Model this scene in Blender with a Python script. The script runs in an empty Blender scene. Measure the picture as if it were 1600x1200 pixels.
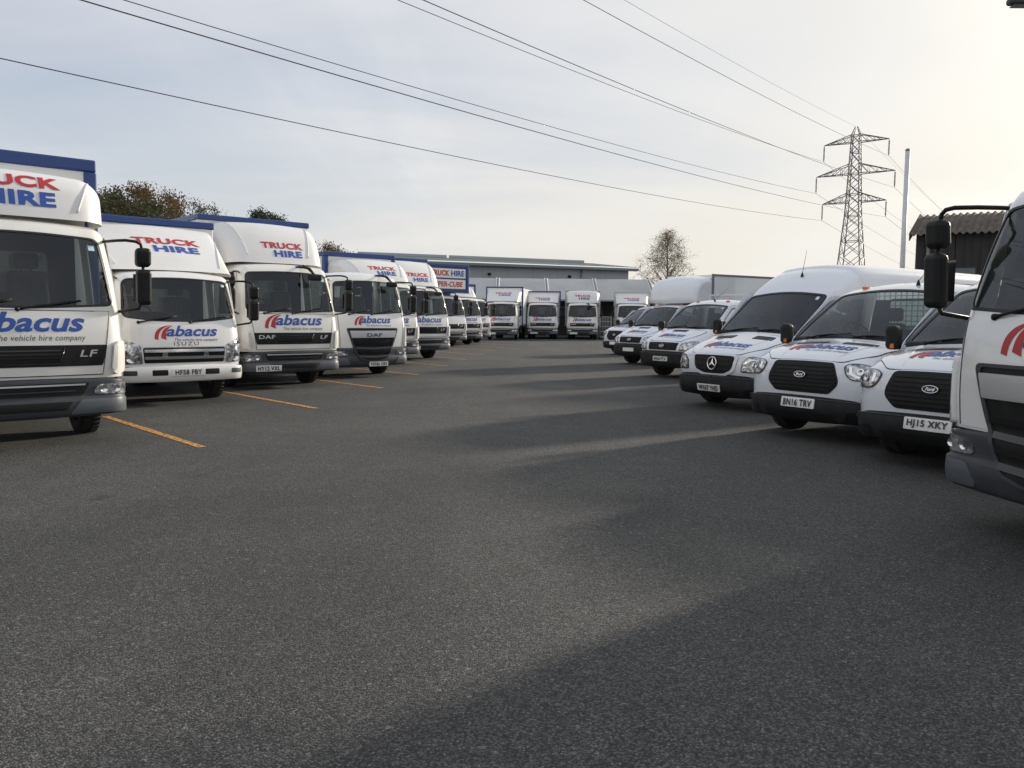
import bpy, bmesh, math, random
from mathutils import Vector, Matrix
from mathutils.geometry import tessellate_polygon
sc = bpy.context.scene
COL = sc.collection
PI = math.pi
R_ = math.radians

# ------------------------------------------------------------------ camera
H = 1.48
PITCH, ROLL = R_(4.6), R_(0.55)
fw = Vector((0, math.cos(PITCH), -math.sin(PITCH))); rt = Vector((1, 0, 0)); up = rt.cross(fw)
cr = rt*math.cos(ROLL) + up*math.sin(ROLL); cu = up*math.cos(ROLL) - rt*math.sin(ROLL)
cd = bpy.data.cameras.new('camera'); cam = bpy.data.objects.new('camera', cd); COL.objects.link(cam)
cd.sensor_width = 36; cd.sensor_fit = 'HORIZONTAL'; cd.lens = 1294/1600*36; cd.clip_start = .05; cd.clip_end = 6000
m = Matrix((cr, cu, -fw)).transposed().to_4x4(); m.translation = (0, 0, H); cam.matrix_world = m
sc.camera = cam
sc.render.resolution_x = 1024; sc.render.resolution_y = 768

# ------------------------------------------------------------------ sky, sun, exposure
SUN_AZ, SUN_EL = R_(49.5), R_(16.1)          # azimuth from +Y (view direction) towards +X
sdir = Vector((math.sin(SUN_AZ)*math.cos(SUN_EL), math.cos(SUN_AZ)*math.cos(SUN_EL), math.sin(SUN_EL)))
ld = bpy.data.lights.new('sun', 'SUN'); ld.energy = 4.2; ld.angle = R_(2.8); ld.color = (1, .90, .76)
lo = bpy.data.objects.new('sun', ld); COL.objects.link(lo); lo.rotation_euler = sdir.to_track_quat('Z', 'Y').to_euler()
lo.location = (30, 25, 40)
sc.view_settings.view_transform = 'Standard'; sc.view_settings.look = 'None'
sc.view_settings.exposure = 0.22; sc.view_settings.gamma = 1; sc.view_settings.use_curve_mapping = False
W = bpy.data.worlds.new('World'); sc.world = W; W.use_nodes = True
nt = W.node_tree; nt.nodes.clear()
def wn(t, **k):
    n = nt.nodes.new(t)
    for a, b in k.items(): setattr(n, a, b)
    return n
def wl(a, b): nt.links.new(a, b)
def wmath(op, a, b=None, c=None):
    n = wn('ShaderNodeMath', operation=op)
    for i, q in enumerate((a, b, c)):
        if q is None: continue
        if isinstance(q, (int, float)): n.inputs[i].default_value = q
        else: wl(q, n.inputs[i])
    return n.outputs[0]
def wmix(f, a, b, bt='MIX'):
    n = wn('ShaderNodeMix', data_type='RGBA', blend_type=bt)
    for i, q in ((0, f), (6, a), (7, b)):
        if isinstance(q, (int, float)): n.inputs[i].default_value = q
        elif isinstance(q, tuple): n.inputs[i].default_value = q + (1,)
        else: wl(q, n.inputs[i])
    return n.outputs[2]
def wrange(x, a, b, c, d):
    n = wn('ShaderNodeMapRange', interpolation_type='SMOOTHSTEP'); wl(x, n.inputs[0])
    for i, q in enumerate((a, b, c, d)): n.inputs[i+1].default_value = q
    return n.outputs[0]
sky = wn('ShaderNodeTexSky', sky_type='NISHITA', sun_disc=False)
sky.sun_elevation = SUN_EL; sky.sun_rotation = SUN_AZ; sky.air_density = 1.0; sky.dust_density = 2.0; sky.ozone_density = 1.0
tc = wn('ShaderNodeTexCoord'); D = tc.outputs['Generated']
sx = wn('ShaderNodeSeparateXYZ'); wl(D, sx.inputs[0]); EZ = sx.outputs[2]
dp = wn('ShaderNodeVectorMath', operation='DOT_PRODUCT'); wl(D, dp.inputs[0]); dp.inputs[1].default_value = sdir
dot = wmath('MAXIMUM', dp.outputs['Value'], 0)
# cloud sheet coordinates: direction projected on a high flat layer
den = wmath('ADD', wmath('MAXIMUM', EZ, 0.0), .16)
cx = wn('ShaderNodeCombineXYZ'); wl(wmath('DIVIDE', sx.outputs[0], den), cx.inputs[0]); wl(wmath('DIVIDE', sx.outputs[1], den), cx.inputs[1])
mp = wn('ShaderNodeMapping'); wl(cx.outputs[0], mp.inputs[0]); mp.inputs['Rotation'].default_value = (0, 0, R_(24)); mp.inputs['Scale'].default_value = (.40, .95, 1)
n1 = wn('ShaderNodeTexNoise'); wl(mp.outputs[0], n1.inputs[0]); n1.inputs['Scale'].default_value = .8; n1.inputs['Detail'].default_value = 6; n1.inputs['Roughness'].default_value = .52; n1.inputs['Distortion'].default_value = .5
mp2 = wn('ShaderNodeMapping'); wl(cx.outputs[0], mp2.inputs[0]); mp2.inputs['Location'].default_value = (3.1, 1.7, 0); mp2.inputs['Scale'].default_value = (.22, .5, 1)
n2 = wn('ShaderNodeTexNoise'); wl(mp2.outputs[0], n2.inputs[0]); n2.inputs['Scale'].default_value = .9; n2.inputs['Detail'].default_value = 3
cov = wmath('ADD', wmath('MULTIPLY', n1.outputs[0], .55), wmath('MULTIPLY', n2.outputs[0], .45))
veil = wrange(cov, .33, .55, .48, 1.0)
glow = wmath('POWER', dot, 3.4); glow2 = wmath('POWER', dot, 26.0)
mp3 = wn('ShaderNodeMapping'); wl(cx.outputs[0], mp3.inputs[0]); mp3.inputs['Rotation'].default_value = (0, 0, R_(-38)); mp3.inputs['Scale'].default_value = (.9, .16, 1)
n3 = wn('ShaderNodeTexNoise'); wl(mp3.outputs[0], n3.inputs[0]); n3.inputs['Scale'].default_value = 1.0; n3.inputs['Detail'].default_value = 7; n3.inputs['Roughness'].default_value = .6; n3.inputs['Distortion'].default_value = .8
low = wrange(EZ, 0.0, .27, 1, 0)
ccol = wmix(wrange(cov, .42, .62, 0, 1), (.56, .585, .645), (.70, .71, .735))         # thin grey-lilac stratus
ccol = wmix(wmath('MULTIPLY', glow, .88), ccol, (.88, .845, .765))
ccol = wmix(wmath('MULTIPLY', low, .85), ccol, wmix(wmath('POWER', dot, 1.5), (.74, .735, .70), (.86, .795, .66)))                      # long warm path near the horizon
ccol = wmix(wrange(n3.outputs[0], .44, .64, 0, .85), ccol, wmix(.5, ccol, (.80, .80, .79)))
ccol = wmix(wrange(n2.outputs[0], .36, .62, .26, 0), ccol, wmix(1.0, ccol, (.80, .80, .83), 'MULTIPLY'))
gl = wmix(1.0, wmix(wmath('MINIMUM', wmath('MULTIPLY', glow2, 1.0), 1), (0, 0, 0), (.42, .35, .24)), ccol, 'ADD')
ns = wn('ShaderNodeVectorMath', operation='SCALE'); wl(sky.outputs[0], ns.inputs[0]); ns.inputs['Scale'].default_value = .12
bl = wmix(.55, ns.outputs[0], (.37, .48, .62))
fin = wmix(veil, bl, gl)
s10 = wn('ShaderNodeVectorMath', operation='SCALE'); wl(fin, s10.inputs[0]); s10.inputs['Scale'].default_value = 10
bg = wn('ShaderNodeBackground'); wl(s10.outputs[0], bg.inputs[0]); bg.inputs[1].default_value = .1
wo = wn('ShaderNodeOutputWorld'); wl(bg.outputs[0], wo.inputs[0])

# ------------------------------------------------------------------ materials
M = {}
def mat(name, col, rough=.5, metal=0, coat=0, noise=None, bump=None, spec=.5):
    """noise=(scale, colour2, lo, hi); bump=(scale, strength, distance)"""
    mt = bpy.data.materials.new(name); mt.use_nodes = True; t = mt.node_tree; b = t.nodes['Principled BSDF']
    b.inputs['Base Color'].default_value = (*col, 1); b.inputs['Roughness'].default_value = rough
    b.inputs['Metallic'].default_value = metal; b.inputs['Coat Weight'].default_value = coat; b.inputs['Coat Roughness'].default_value = .06
    b.inputs['Specular IOR Level'].default_value = spec
    co = t.nodes.new('ShaderNodeTexCoord')
    if noise:
        n = t.nodes.new('ShaderNodeTexNoise'); n.inputs['Scale'].default_value = noise[0]; n.inputs['Detail'].default_value = 6
        t.links.new(co.outputs['Object'], n.inputs[0])
        r = t.nodes.new('ShaderNodeMapRange'); r.inputs[1].default_value = noise[2]; r.inputs[2].default_value = noise[3]; t.links.new(n.outputs[0], r.inputs[0])
        x = t.nodes.new('ShaderNodeMix'); x.data_type = 'RGBA'; x.inputs[6].default_value = (*col, 1); x.inputs[7].default_value = (*noise[1], 1)
        t.links.new(r.outputs[0], x.inputs[0]); t.links.new(x.outputs[2], b.inputs['Base Color'])
    if bump:
        n = t.nodes.new('ShaderNodeTexNoise'); n.inputs['Scale'].default_value = bump[0]; n.inputs['Detail'].default_value = 3
        t.links.new(co.outputs['Object'], n.inputs[0])
        bp = t.nodes.new('ShaderNodeBump'); bp.inputs['Strength'].default_value = bump[1]; bp.inputs['Distance'].default_value = bump[2]
        t.links.new(n.outputs[0], bp.inputs['Height']); t.links.new(bp.outputs[0], b.inputs['Normal'])
    M[name] = mt
    return mt
mat('paint', (.78, .78, .77), .26, coat=1, noise=(1.7, (.70, .68, .62), .52, .82))
mat('paint_van', (.74, .775, .82), .24, coat=1, noise=(1.3, (.60, .62, .64), .55, .85))
mat('paint_old', (.78, .77, .73), .30, coat=.8, noise=(1.9, (.66, .63, .55), .5, .8))
mat('grp', (.74, .74, .73), .38, coat=.25, noise=(.9, (.68, .67, .63), .5, .8))
mat('box_grey', (.50, .51, .51), .5, noise=(.8, (.40, .40, .38), .45, .8))
mat('blue_trim', (.010, .040, .18), .38, coat=.2, noise=(3, (.018, .055, .18), .5, .8))
mat('bumper', (.040, .045, .052), .5, noise=(5, (.06, .063, .07), .45, .8), bump=(260, .12, .002), spec=.35)
mat('bumper_lt', (.085, .097, .112), .42, noise=(5, (.11, .12, .13), .45, .8))
mat('bumper_van', (.017, .0175, .019), .6, noise=(6, (.032, .033, .035), .45, .8), bump=(300, .15, .002), spec=.22)
mat('black', (.012, .0125, .013), .45, noise=(9, (.022, .022, .022), .5, .85), spec=.22)
mat('gloss_black', (.008, .008, .009), .18, coat=.3)
mat('seal', (.010, .010, .011), .5)
mat('rubber', (.019, .019, .019), .82, noise=(14, (.045, .043, .04), .5, .8), bump=(90, .25, .004))
mat('rim', (.30, .30, .30), .45, metal=.5, noise=(12, (.14, .13, .12), .5, .8))
mat('chassis', (.018, .018, .018), .75)
mat('chrome', (.80, .80, .82), .14, metal=1)
mat('silver', (.56, .57, .59), .32, metal=.75)
mat('plate', (.78, .78, .77), .4, noise=(30, (.62, .62, .60), .5, .85))
mat('ink', (.012, .012, .013), .5)
mat('red', (.46, .022, .03), .45, noise=(6, (.40, .035, .035), .4, .8))
mat('blue', (.018, .075, .36), .42, noise=(6, (.03, .09, .34), .4, .8))
mat('tag_grey', (.11, .11, .12), .5)
mat('amber', (.70, .16, .02), .25, coat=.5)
mat('interior', (.022, .023, .025), .8, spec=.2)
mat('badge_blue', (.006, .012, .05), .25)
mat('seat_fabric', (.025, .027, .032), .9, noise=(20, (.04, .042, .048), .4, .7))
mat('headlining', (.28, .28, .27), .9)
mat('sticker', (.55, .72, .78), .5)
mat('yellow_line', (.60, .28, .035), .7, noise=(22, (.09, .075, .055), .49, .57), bump=(120, .3, .003))
mat('steel', (.20, .205, .21), .5, metal=.4, noise=(3, (.14, .14, .14), .4, .8))
mat('pole_white', (.62, .63, .64), .45, noise=(2, (.5, .5, .5), .4, .8))
mat('cladding', (.37, .40, .43), .55, noise=(.5, (.33, .355, .38), .4, .7))
mat('roof_sheet', (.30, .34, .33), .5, noise=(.4, (.24, .27, .26), .4, .7))
mat('gutter', (.20, .225, .245), .5)
mat('canopy', (.46, .46, .45), .5, noise=(.45, (.36, .36, .35), .40, .75))
mat('rib', (.66, .66, .65), .5)
mat('cement_sheet', (.085, .07, .058), .9, noise=(3, (.16, .135, .11), .45, .75), bump=(25, .4, .01))
mat('dark_clad_and_shade', (.022, .021, .021), .7, noise=(2, (.045, .04, .037), .45, .8))  # dark cladding of the shed; also painted shade on the canopy's back wall
mat('dull_pane', (.10, .12, .13), .25)
mat('wire', (.02, .02, .022), .7)
mat('bark', (.075, .06, .048), .9, noise=(6, (.14, .12, .10), .4, .7), bump=(18, .5, .02))
mat('bark_birch', (.13, .11, .095), .9, noise=(5, (.26, .24, .22), .45, .7))

def glass(name, tint, rough=.0):
    mt = bpy.data.materials.new(name); mt.use_nodes = True; t = mt.node_tree; t.nodes.clear()
    o = t.nodes.new('ShaderNodeOutputMaterial'); x = t.nodes.new('ShaderNodeMixShader')
    tr = t.nodes.new('ShaderNodeBsdfTransparent'); tr.inputs[0].default_value = (*tint, 1)
    g = t.nodes.new('ShaderNodeBsdfGlossy'); g.inputs['Roughness'].default_value = .02; g.inputs[0].default_value = (.95, .97, 1, 1)
    f = t.nodes.new('ShaderNodeFresnel'); f.inputs[0].default_value = 1.52
    ad = t.nodes.new('ShaderNodeMath'); ad.operation = 'MULTIPLY_ADD'; ad.inputs[1].default_value = .95; ad.inputs[2].default_value = .01
    t.links.new(f.outputs[0], ad.inputs[0]); t.links.new(ad.outputs[0], x.inputs[0]); t.links.new(tr.outputs[0], x.inputs[1]); t.links.new(g.outputs[0], x.inputs[2])
    t.links.new(x.outputs[0], o.inputs[0]); M[name] = mt
glass('glass', (.50, .57, .55))
glass('glass_dark', (.16, .18, .18))

def lamp_mat():
    mt = mat('lamp', (.50, .52, .54), .2, metal=.7, coat=1)
    t = mt.node_tree; b = t.nodes['Principled BSDF']; co = t.nodes.new('ShaderNodeTexCoord')
    v = t.nodes.new('ShaderNodeTexVoronoi'); v.inputs['Scale'].default_value = 17; v.feature = 'SMOOTH_F1'; t.links.new(co.outputs['Object'], v.inputs[0])
    bp = t.nodes.new('ShaderNodeBump'); bp.inputs['Strength'].default_value = .55; bp.inputs['Distance'].default_value = .02
    t.links.new(v.outputs['Distance'], bp.inputs['Height']); t.links.new(bp.outputs[0], b.inputs['Normal'])
    w = t.nodes.new('ShaderNodeTexNoise'); w.inputs['Scale'].default_value = 15; w.inputs['Detail'].default_value = 1; t.links.new(co.outputs['Object'], w.inputs[0])
    r = t.nodes.new('ShaderNodeValToRGB'); r.color_ramp.elements[0].position = .36; r.color_ramp.elements[0].color = (.14, .15, .16, 1); r.color_ramp.elements[1].position = .62; r.color_ramp.elements[1].color = (.60, .62, .64, 1)
    t.links.new(w.outputs[0], r.inputs[0]); t.links.new(r.outputs[0], b.inputs['Base Color'])
lamp_mat()

def asphalt_mat():
    mt = bpy.data.materials.new('asphalt'); mt.use_nodes = True; t = mt.node_tree; b = t.nodes['Principled BSDF']; L = t.links.new
    co = t.nodes.new('ShaderNodeTexCoord'); P = co.outputs['Object']
    def noise(s, det, r=.5):
        n = t.nodes.new('ShaderNodeTexNoise'); n.inputs['Scale'].default_value = s; n.inputs['Detail'].default_value = det; n.inputs['Roughness'].default_value = r; L(P, n.inputs[0]); return n.outputs[0]
    def rng(x, a, c, d, e):
        n = t.nodes.new('ShaderNodeMapRange'); L(x, n.inputs[0])
        for i, q in enumerate((a, c, d, e)): n.inputs[i+1].default_value = q
        return n.outputs[0]
    def vor(s):
        v = t.nodes.new('ShaderNodeTexVoronoi'); v.inputs['Scale'].default_value = s; L(P, v.inputs[0]); return v
    def mixc(f, a, c, bt='MIX'):
        x = t.nodes.new('ShaderNodeMix'); x.data_type = 'RGBA'; x.blend_type = bt
        for i, q in ((0, f), (6, a), (7, c)):
            if isinstance(q, (int, float)): x.inputs[i].default_value = q
            elif isinstance(q, tuple): x.inputs[i].default_value = (*q, 1)
            else: L(q, x.inputs[i])
        return x.outputs[2]
    v = vor(118); v2 = vor(60)
    sep = t.nodes.new('ShaderNodeSeparateColor'); L(v.outputs['Color'], sep.inputs[0])
    sep2 = t.nodes.new('ShaderNodeSeparateColor'); L(v2.outputs['Color'], sep2.inputs[0])
    base = mixc(rng(noise(.35, 5), .35, .68, 0, 1), (.058, .0575, .057), (.082, .081, .079))
    base = mixc(rng(noise(2.3, 6, .6), .42, .7, 0, .55), base, (.050, .050, .050))
    c = mixc(rng(sep.outputs[0], 0, 1, -.25, .85), mixc(1.0, base, (.55, .55, .55), 'MULTIPLY'), mixc(1.0, base, (2.45, 2.45, 2.40), 'MULTIPLY'))
    c = mixc(rng(sep.outputs[1], .955, .975, 0, .65), c, (.25, .25, .24))
    c = mixc(rng(sep2.outputs[1], .985, .992, 0, .6), c, (.27, .265, .25))
    c = mixc(rng(v.outputs['Distance'], .42, .75, 0, .65), c, (.022, .021, .020))
    mpg = t.nodes.new('ShaderNodeMapping'); L(P, mpg.inputs[0]); mpg.inputs['Rotation'].default_value = (0, 0, .35); mpg.inputs['Scale'].default_value = (.9, .16, 1)
    ng = t.nodes.new('ShaderNodeTexNoise'); ng.inputs['Scale'].default_value = .9; ng.inputs['Detail'].default_value = 5; L(mpg.outputs[0], ng.inputs[0])
    c = mixc(rng(ng.outputs[0], .45, .70, 0, .45), c, mixc(1.0, c, (.62, .62, .63), 'MULTIPLY'))
    c = mixc(rng(noise(.16, 4, .6), .46, .66, 0, .55), c, mixc(1.0, c, (1.35, 1.35, 1.33), 'MULTIPLY'))
    # old oil drips
    oil = rng(noise(1.3, 3), .69, .735, 0, .6); c = mixc(oil, c, (.03, .029, .028))
    L(c, b.inputs['Base Color']); b.inputs['Roughness'].default_value = .82; b.inputs['Specular IOR Level'].default_value = .35
    bp = t.nodes.new('ShaderNodeBump'); bp.inputs['Strength'].default_value = .85; bp.inputs['Distance'].default_value = .006
    ad = t.nodes.new('ShaderNodeMath'); ad.operation = 'SUBTRACT'; L(sep.outputs[2], ad.inputs[0]); L(v.outputs['Distance'], ad.inputs[1]); L(ad.outputs[0], bp.inputs['Height'])
    L(bp.outputs[0], b.inputs['Normal']); M['asphalt'] = mt
asphalt_mat()

def leaf_mat(name, cols, trans=.35):
    mt = bpy.data.materials.new(name); mt.use_nodes = True; t = mt.node_tree; b = t.nodes['Principled BSDF']
    g = t.nodes.new('ShaderNodeNewGeometry'); r = t.nodes.new('ShaderNodeValToRGB')
    while len(r.color_ramp.elements) < len(cols): r.color_ramp.elements.new(.5)
    for i, c in enumerate(cols):
        r.color_ramp.elements[i].position = i/max(1, len(cols)-1); r.color_ramp.elements[i].color = (*c, 1)
    t.links.new(g.outputs['Random Per Island'], r.inputs[0]); t.links.new(r.outputs[0], b.inputs['Base Color'])
    b.inputs['Roughness'].default_value = .7; b.inputs['Transmission Weight'].default_value = 0
    tl = t.nodes.new('ShaderNodeBsdfTranslucent'); t.links.new(r.outputs[0], tl.inputs[0])
    x = t.nodes.new('ShaderNodeMixShader'); x.inputs[0].default_value = trans
    t.links.new(b.outputs[0], x.inputs[1]); t.links.new(tl.outputs[0], x.inputs[2]); t.links.new(x.outputs[0], t.nodes['Material Output'].inputs[0]); M[name] = mt
leaf_mat('leaf_autumn', [(.10, .055, .02), (.18, .085, .025), (.10, .075, .022), (.20, .10, .035), (.07, .06, .02)])
leaf_mat('leaf_olive', [(.045, .052, .02), (.075, .075, .026), (.058, .062, .022), (.095, .078, .03)])
leaf_mat('leaf_dark', [(.014, .024, .010), (.022, .034, .013), (.018, .028, .012)], .2)
leaf_mat('leaf_birch', [(.16, .11, .045), (.22, .145, .055), (.12, .095, .04), (.25, .16, .06)])

# ------------------------------------------------------------------ mesh helpers
class MB:
    def __init__(s): s.v = []; s.f = []; s.sm = []
    def add(s, vs, fs, smooth=True):
        o = len(s.v); s.v += [tuple(p) for p in vs]; s.f += [tuple(i+o for i in f) for f in fs]; s.sm += [smooth]*len(fs); return s
    def mesh(s, name, m):
        me = bpy.data.meshes.new(name); me.from_pydata(s.v, [], s.f); me.polygons.foreach_set('use_smooth', s.sm)
        me.materials.append(M[m]); me.update(); return me
    def box(s, x0, x1, y0, y1, z0, z1, bev=0.0, seg=2, xf=None):
        if x1 < x0: x0, x1 = x1, x0
        if y1 < y0: y0, y1 = y1, y0
        if z1 < z0: z0, z1 = z1, z0
        bm = bmesh.new(); bmesh.ops.create_cube(bm, size=1)
        for v in bm.verts: v.co = ((v.co.x+.5)*(x1-x0)+x0, (v.co.y+.5)*(y1-y0)+y0, (v.co.z+.5)*(z1-z0)+z0)
        if bev > 0: bmesh.ops.bevel(bm, geom=bm.edges[:], offset=bev, segments=seg, affect='EDGES', profile=.5)
        s.bm(bm, xf); return s
    def bm(s, bm, xf=None, smooth=False):
        bm.verts.index_update(); vs = [Vector(v.co) for v in bm.verts]
        if xf: vs = [xf(v) for v in vs]
        s.add(vs, [[v.index for v in f.verts] for f in bm.faces], smooth); bm.free()
    def tube(s, pts, r, n=8, caps=True):
        pts = [Vector(p) for p in pts]; k = len(pts); rr = r if isinstance(r, (list, tuple)) else [r]*k
        vs = []; fs = []; prev = None
        for i, p in enumerate(pts):
            d = (pts[min(i+1, k-1)] - pts[max(i-1, 0)]).normalized()
            if prev is None:
                a = d.cross(Vector((0, 0, 1)) if abs(d.z) < .9 else Vector((1, 0, 0))).normalized()
            else: a = (prev - d*prev.dot(d)).normalized()
            prev = a; b = d.cross(a)
            for j in range(n):
                t = 2*PI*j/n; vs.append(p + (a*math.cos(t)+b*math.sin(t))*rr[i])
        for i in range(k-1):
            for j in range(n): fs.append((i*n+j, i*n+(j+1) % n, (i+1)*n+(j+1) % n, (i+1)*n+j))
        if caps: fs += [tuple(range(n))[::-1], tuple((k-1)*n+j for j in range(n))]
        s.add(vs, fs); return s
    def lathe(s, prof, n=28, c=(0, 0, 0), axis='y', a0=0):
        """prof: (radius, offset along axis)"""
        vs = []; fs = []; k = len(prof)
        for j in range(n):
            t = 2*PI*j/n + a0
            for (r, o) in prof:
                a, b = r*math.cos(t), r*math.sin(t)
                vs.append((c[0]+a, c[1]+o, c[2]+b) if axis == 'y' else (c[0]+o, c[1]+a, c[2]+b) if axis == 'x' else (c[0]+a, c[1]+b, c[2]+o))
        for j in range(n):
            for i in range(k-1): fs.append((j*k+i, j*k+i+1, ((j+1) % n)*k+i+1, ((j+1) % n)*k+i))
        s.add(vs, fs); return s

def frange(a, b, st):
    n = max(1, int(math.ceil((b-a)/st))); return [a+(b-a)*i/n for i in range(n+1)]
def rpoly(pts, r, n=5):
    out = []; k = len(pts); rr = r if isinstance(r, (list, tuple)) else [r]*k
    for i in range(k):
        p, a, b = Vector(pts[i]), Vector(pts[i-1]), Vector(pts[(i+1) % k])
        da, db = (a-p), (b-p); q = min(rr[i], da.length*.48, db.length*.48)
        if q < 1e-4: out.append(tuple(p)); continue
        A, B = p+da.normalized()*q, p+db.normalized()*q
        for j in range(n+1):
            t = j/n; out.append(tuple(A*(1-t)**2 + p*2*t*(1-t) + B*t*t))
    return out
def cuts(bm, xs, ys):
    for x in xs:
        bmesh.ops.bisect_plane(bm, geom=bm.verts[:]+bm.edges[:]+bm.faces[:], dist=1e-5, plane_co=(x, 0, 0), plane_no=(1, 0, 0))
    for y in ys:
        bmesh.ops.bisect_plane(bm, geom=bm.verts[:]+bm.edges[:]+bm.faces[:], dist=1e-5, plane_co=(0, y, 0), plane_no=(0, 1, 0))
def within(vals, lo, hi): return [v for v in vals if lo+1e-4 < v < hi-1e-4]
def sheet(mb, outline, holes, xs, ys, fm, off=0., rim=None):
    """2-D outline (with holes) filled, cut by grid lines and mapped to 3-D by fm(x, y, off); rim = second offset for its edge band"""
    loops = [outline]+list(holes); vv = [Vector((p[0], p[1], 0)) for l in loops for p in l]
    tr = tessellate_polygon([[Vector((p[0], p[1], 0)) for p in l] for l in loops])
    bm = bmesh.new(); bv = [bm.verts.new(p) for p in vv]
    for t in tr:
        try: bm.faces.new([bv[i] for i in t])
        except ValueError: pass
    for v in [v for v in bm.verts if not v.link_faces]: bm.verts.remove(v)
    x0, x1 = min(p[0] for p in outline), max(p[0] for p in outline); y0, y1 = min(p[1] for p in outline), max(p[1] for p in outline)
    cuts(bm, within(xs, x0, x1), within(ys, y0, y1))
    bm.verts.index_update()
    P = [(v.co.x, v.co.y) for v in bm.verts]
    mb.add([fm(x, y, off) for x, y in P], [[v.index for v in f.verts] for f in bm.faces])
    if rim is not None:
        for e in bm.edges:
            if len(e.link_faces) == 1:
                a, b = P[e.verts[0].index], P[e.verts[1].index]
                mb.add([fm(*a, off), fm(*b, off), fm(*b, rim), fm(*a, rim)], [(0, 1, 2, 3)])
    bm.free(); return mb

class Body:
    """front-to-roof centre profile swept across the width, rolled over into the sides with radius R"""
    def __init__(s, pts, w, bow=.05, ys=None):
        s.w = w; s.bow = bow; s.ys = ys or (lambda x, z: 1.0); s.T = []
        n = len(pts); k = 14; s.idx = []
        def P(i): return pts[max(0, min(n-1, i))]
        acc = 0; prev = None
        for i in range(n-1):
            for j in range(k + (1 if i == n-2 else 0)):
                t = j/k; a, b, c, d = P(i-1), P(i), P(i+1), P(i+2)
                q = [.5*(2*b[m]+(c[m]-a[m])*t+(2*a[m]-5*b[m]+4*c[m]-d[m])*t*t+(3*b[m]-a[m]-3*c[m]+d[m])*t**3) for m in range(4)]
                if prev: acc += math.hypot(q[0]-prev[0], q[1]-prev[1])
                prev = q; s.T.append((acc, q[0], q[1], q[2], R_(q[3]))); s.idx.append(i+t)
        s.L = acc
    def ev(s, S):
        T = s.T
        if S <= 0: return T[0][1:]
        if S >= s.L: return T[-1][1:]
        lo, hi = 0, len(T)-1
        while hi-lo > 1:
            mdl = (lo+hi)//2
            if T[mdl][0] <= S: lo = mdl
            else: hi = mdl
        a, b = T[lo], T[hi]; t = (S-a[0])/max(1e-9, b[0]-a[0])
        return tuple(a[i]*(1-t)+b[i]*t for i in range(1, 5))
    def at(s, i):
        for j, q in enumerate(s.idx):
            if q >= i-1e-6: return s.T[j][0]
        return s.L
    def sz(s, z):
        for j, q in enumerate(s.T):
            if q[2] >= z:
                if j == 0: return 0.
                p = s.T[j-1]; t = (z-p[2])/max(1e-9, q[2]-p[2]); return p[0]+(q[0]-p[0])*t
        return s.L
    def sx(s, x):
        for j, q in enumerate(s.T):
            if q[1] <= x and j > 3: return q[0]
        return s.L
    def um(s, S): R = s.ev(S)[2]; return s.w - R + R*PI/2
    def F0(s, u, S):
        x, z, R, a = s.ev(S); sg = 1 if u >= 0 else -1; v = abs(u); fl = s.w-R
        if v <= fl: y = v; ins = 0
        elif v <= fl+R*PI/2: th = (v-fl)/R; y = fl+R*math.sin(th); ins = R*(1-math.cos(th))
        else: y = s.w; ins = R+v-fl-R*PI/2
        ins += s.bow*(y/s.w)**2
        X, Z = x-math.cos(a)*ins, z-math.sin(a)*ins
        return Vector((X, sg*y*s.ys(X, Z), Z))
    def F(s, u, S, off=0.):
        p = s.F0(u, S)
        if off:
            e = .012; S0, S1 = max(0, S-e), min(s.L, S+e)
            n = (s.F0(u+e, S)-s.F0(u-e, S)).cross(s.F0(u, S1)-s.F0(u, S0))
            if n.length > 1e-12: p = p+n.normalized()*off
        return p
    def grid(s, du=.1, ds=.09):
        R = max(t[3] for t in s.T); fl = s.w-R; um = fl+R*PI/2+.05
        xs = [x for x in frange(-fl, fl, du)]; c = frange(fl, um, R*PI/2/7)[1:]
        return xs+c+[-q for q in c], frange(0, s.L, ds)
    def shell(s, mb, holes=(), s0=0., s1=None, du=.12, ds=.07, off=0.):
        s1 = s.L if s1 is None else s1; ss = frange(s0, s1, .04)
        out = [(s.um(q), q) for q in ss]+[(-s.um(q), q) for q in reversed(ss)]
        gx, gy = s.grid(du, ds); sheet(mb, out, holes, gx, gy, s.F, off)
    def edge(s, s0=0., s1=None, st=.05):
        return [(lambda p: (p.x, p.z))(s.F0(s.um(q)+.0005, q)) for q in frange(s0, s.L if s1 is None else s1, st)]
    def side(s, mb, outline, holes=(), zs=(), xs=(), sg=1, off=0., rim=None):
        def fm(x, z, o): return Vector((x, sg*(s.w*s.ys(x, z)+o), z))
        sheet(mb, outline, holes, xs, zs, fm, off, rim)
    def patch(s, mb, outline, holes=(), off=.004, rim=-.01, du=.1, ds=.08):
        gx, gy = s.grid(du, ds); sheet(mb, outline, holes, gx, gy, s.F, off, rim)
    def fx(s, S, sg, dx): pass

def arch(cx, cz, r, a0, a1, n=14): return [(cx+r*math.cos(R_(a0+(a1-a0)*i/n)), cz+r*math.sin(R_(a0+(a1-a0)*i/n))) for i in range(n+1)]

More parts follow.
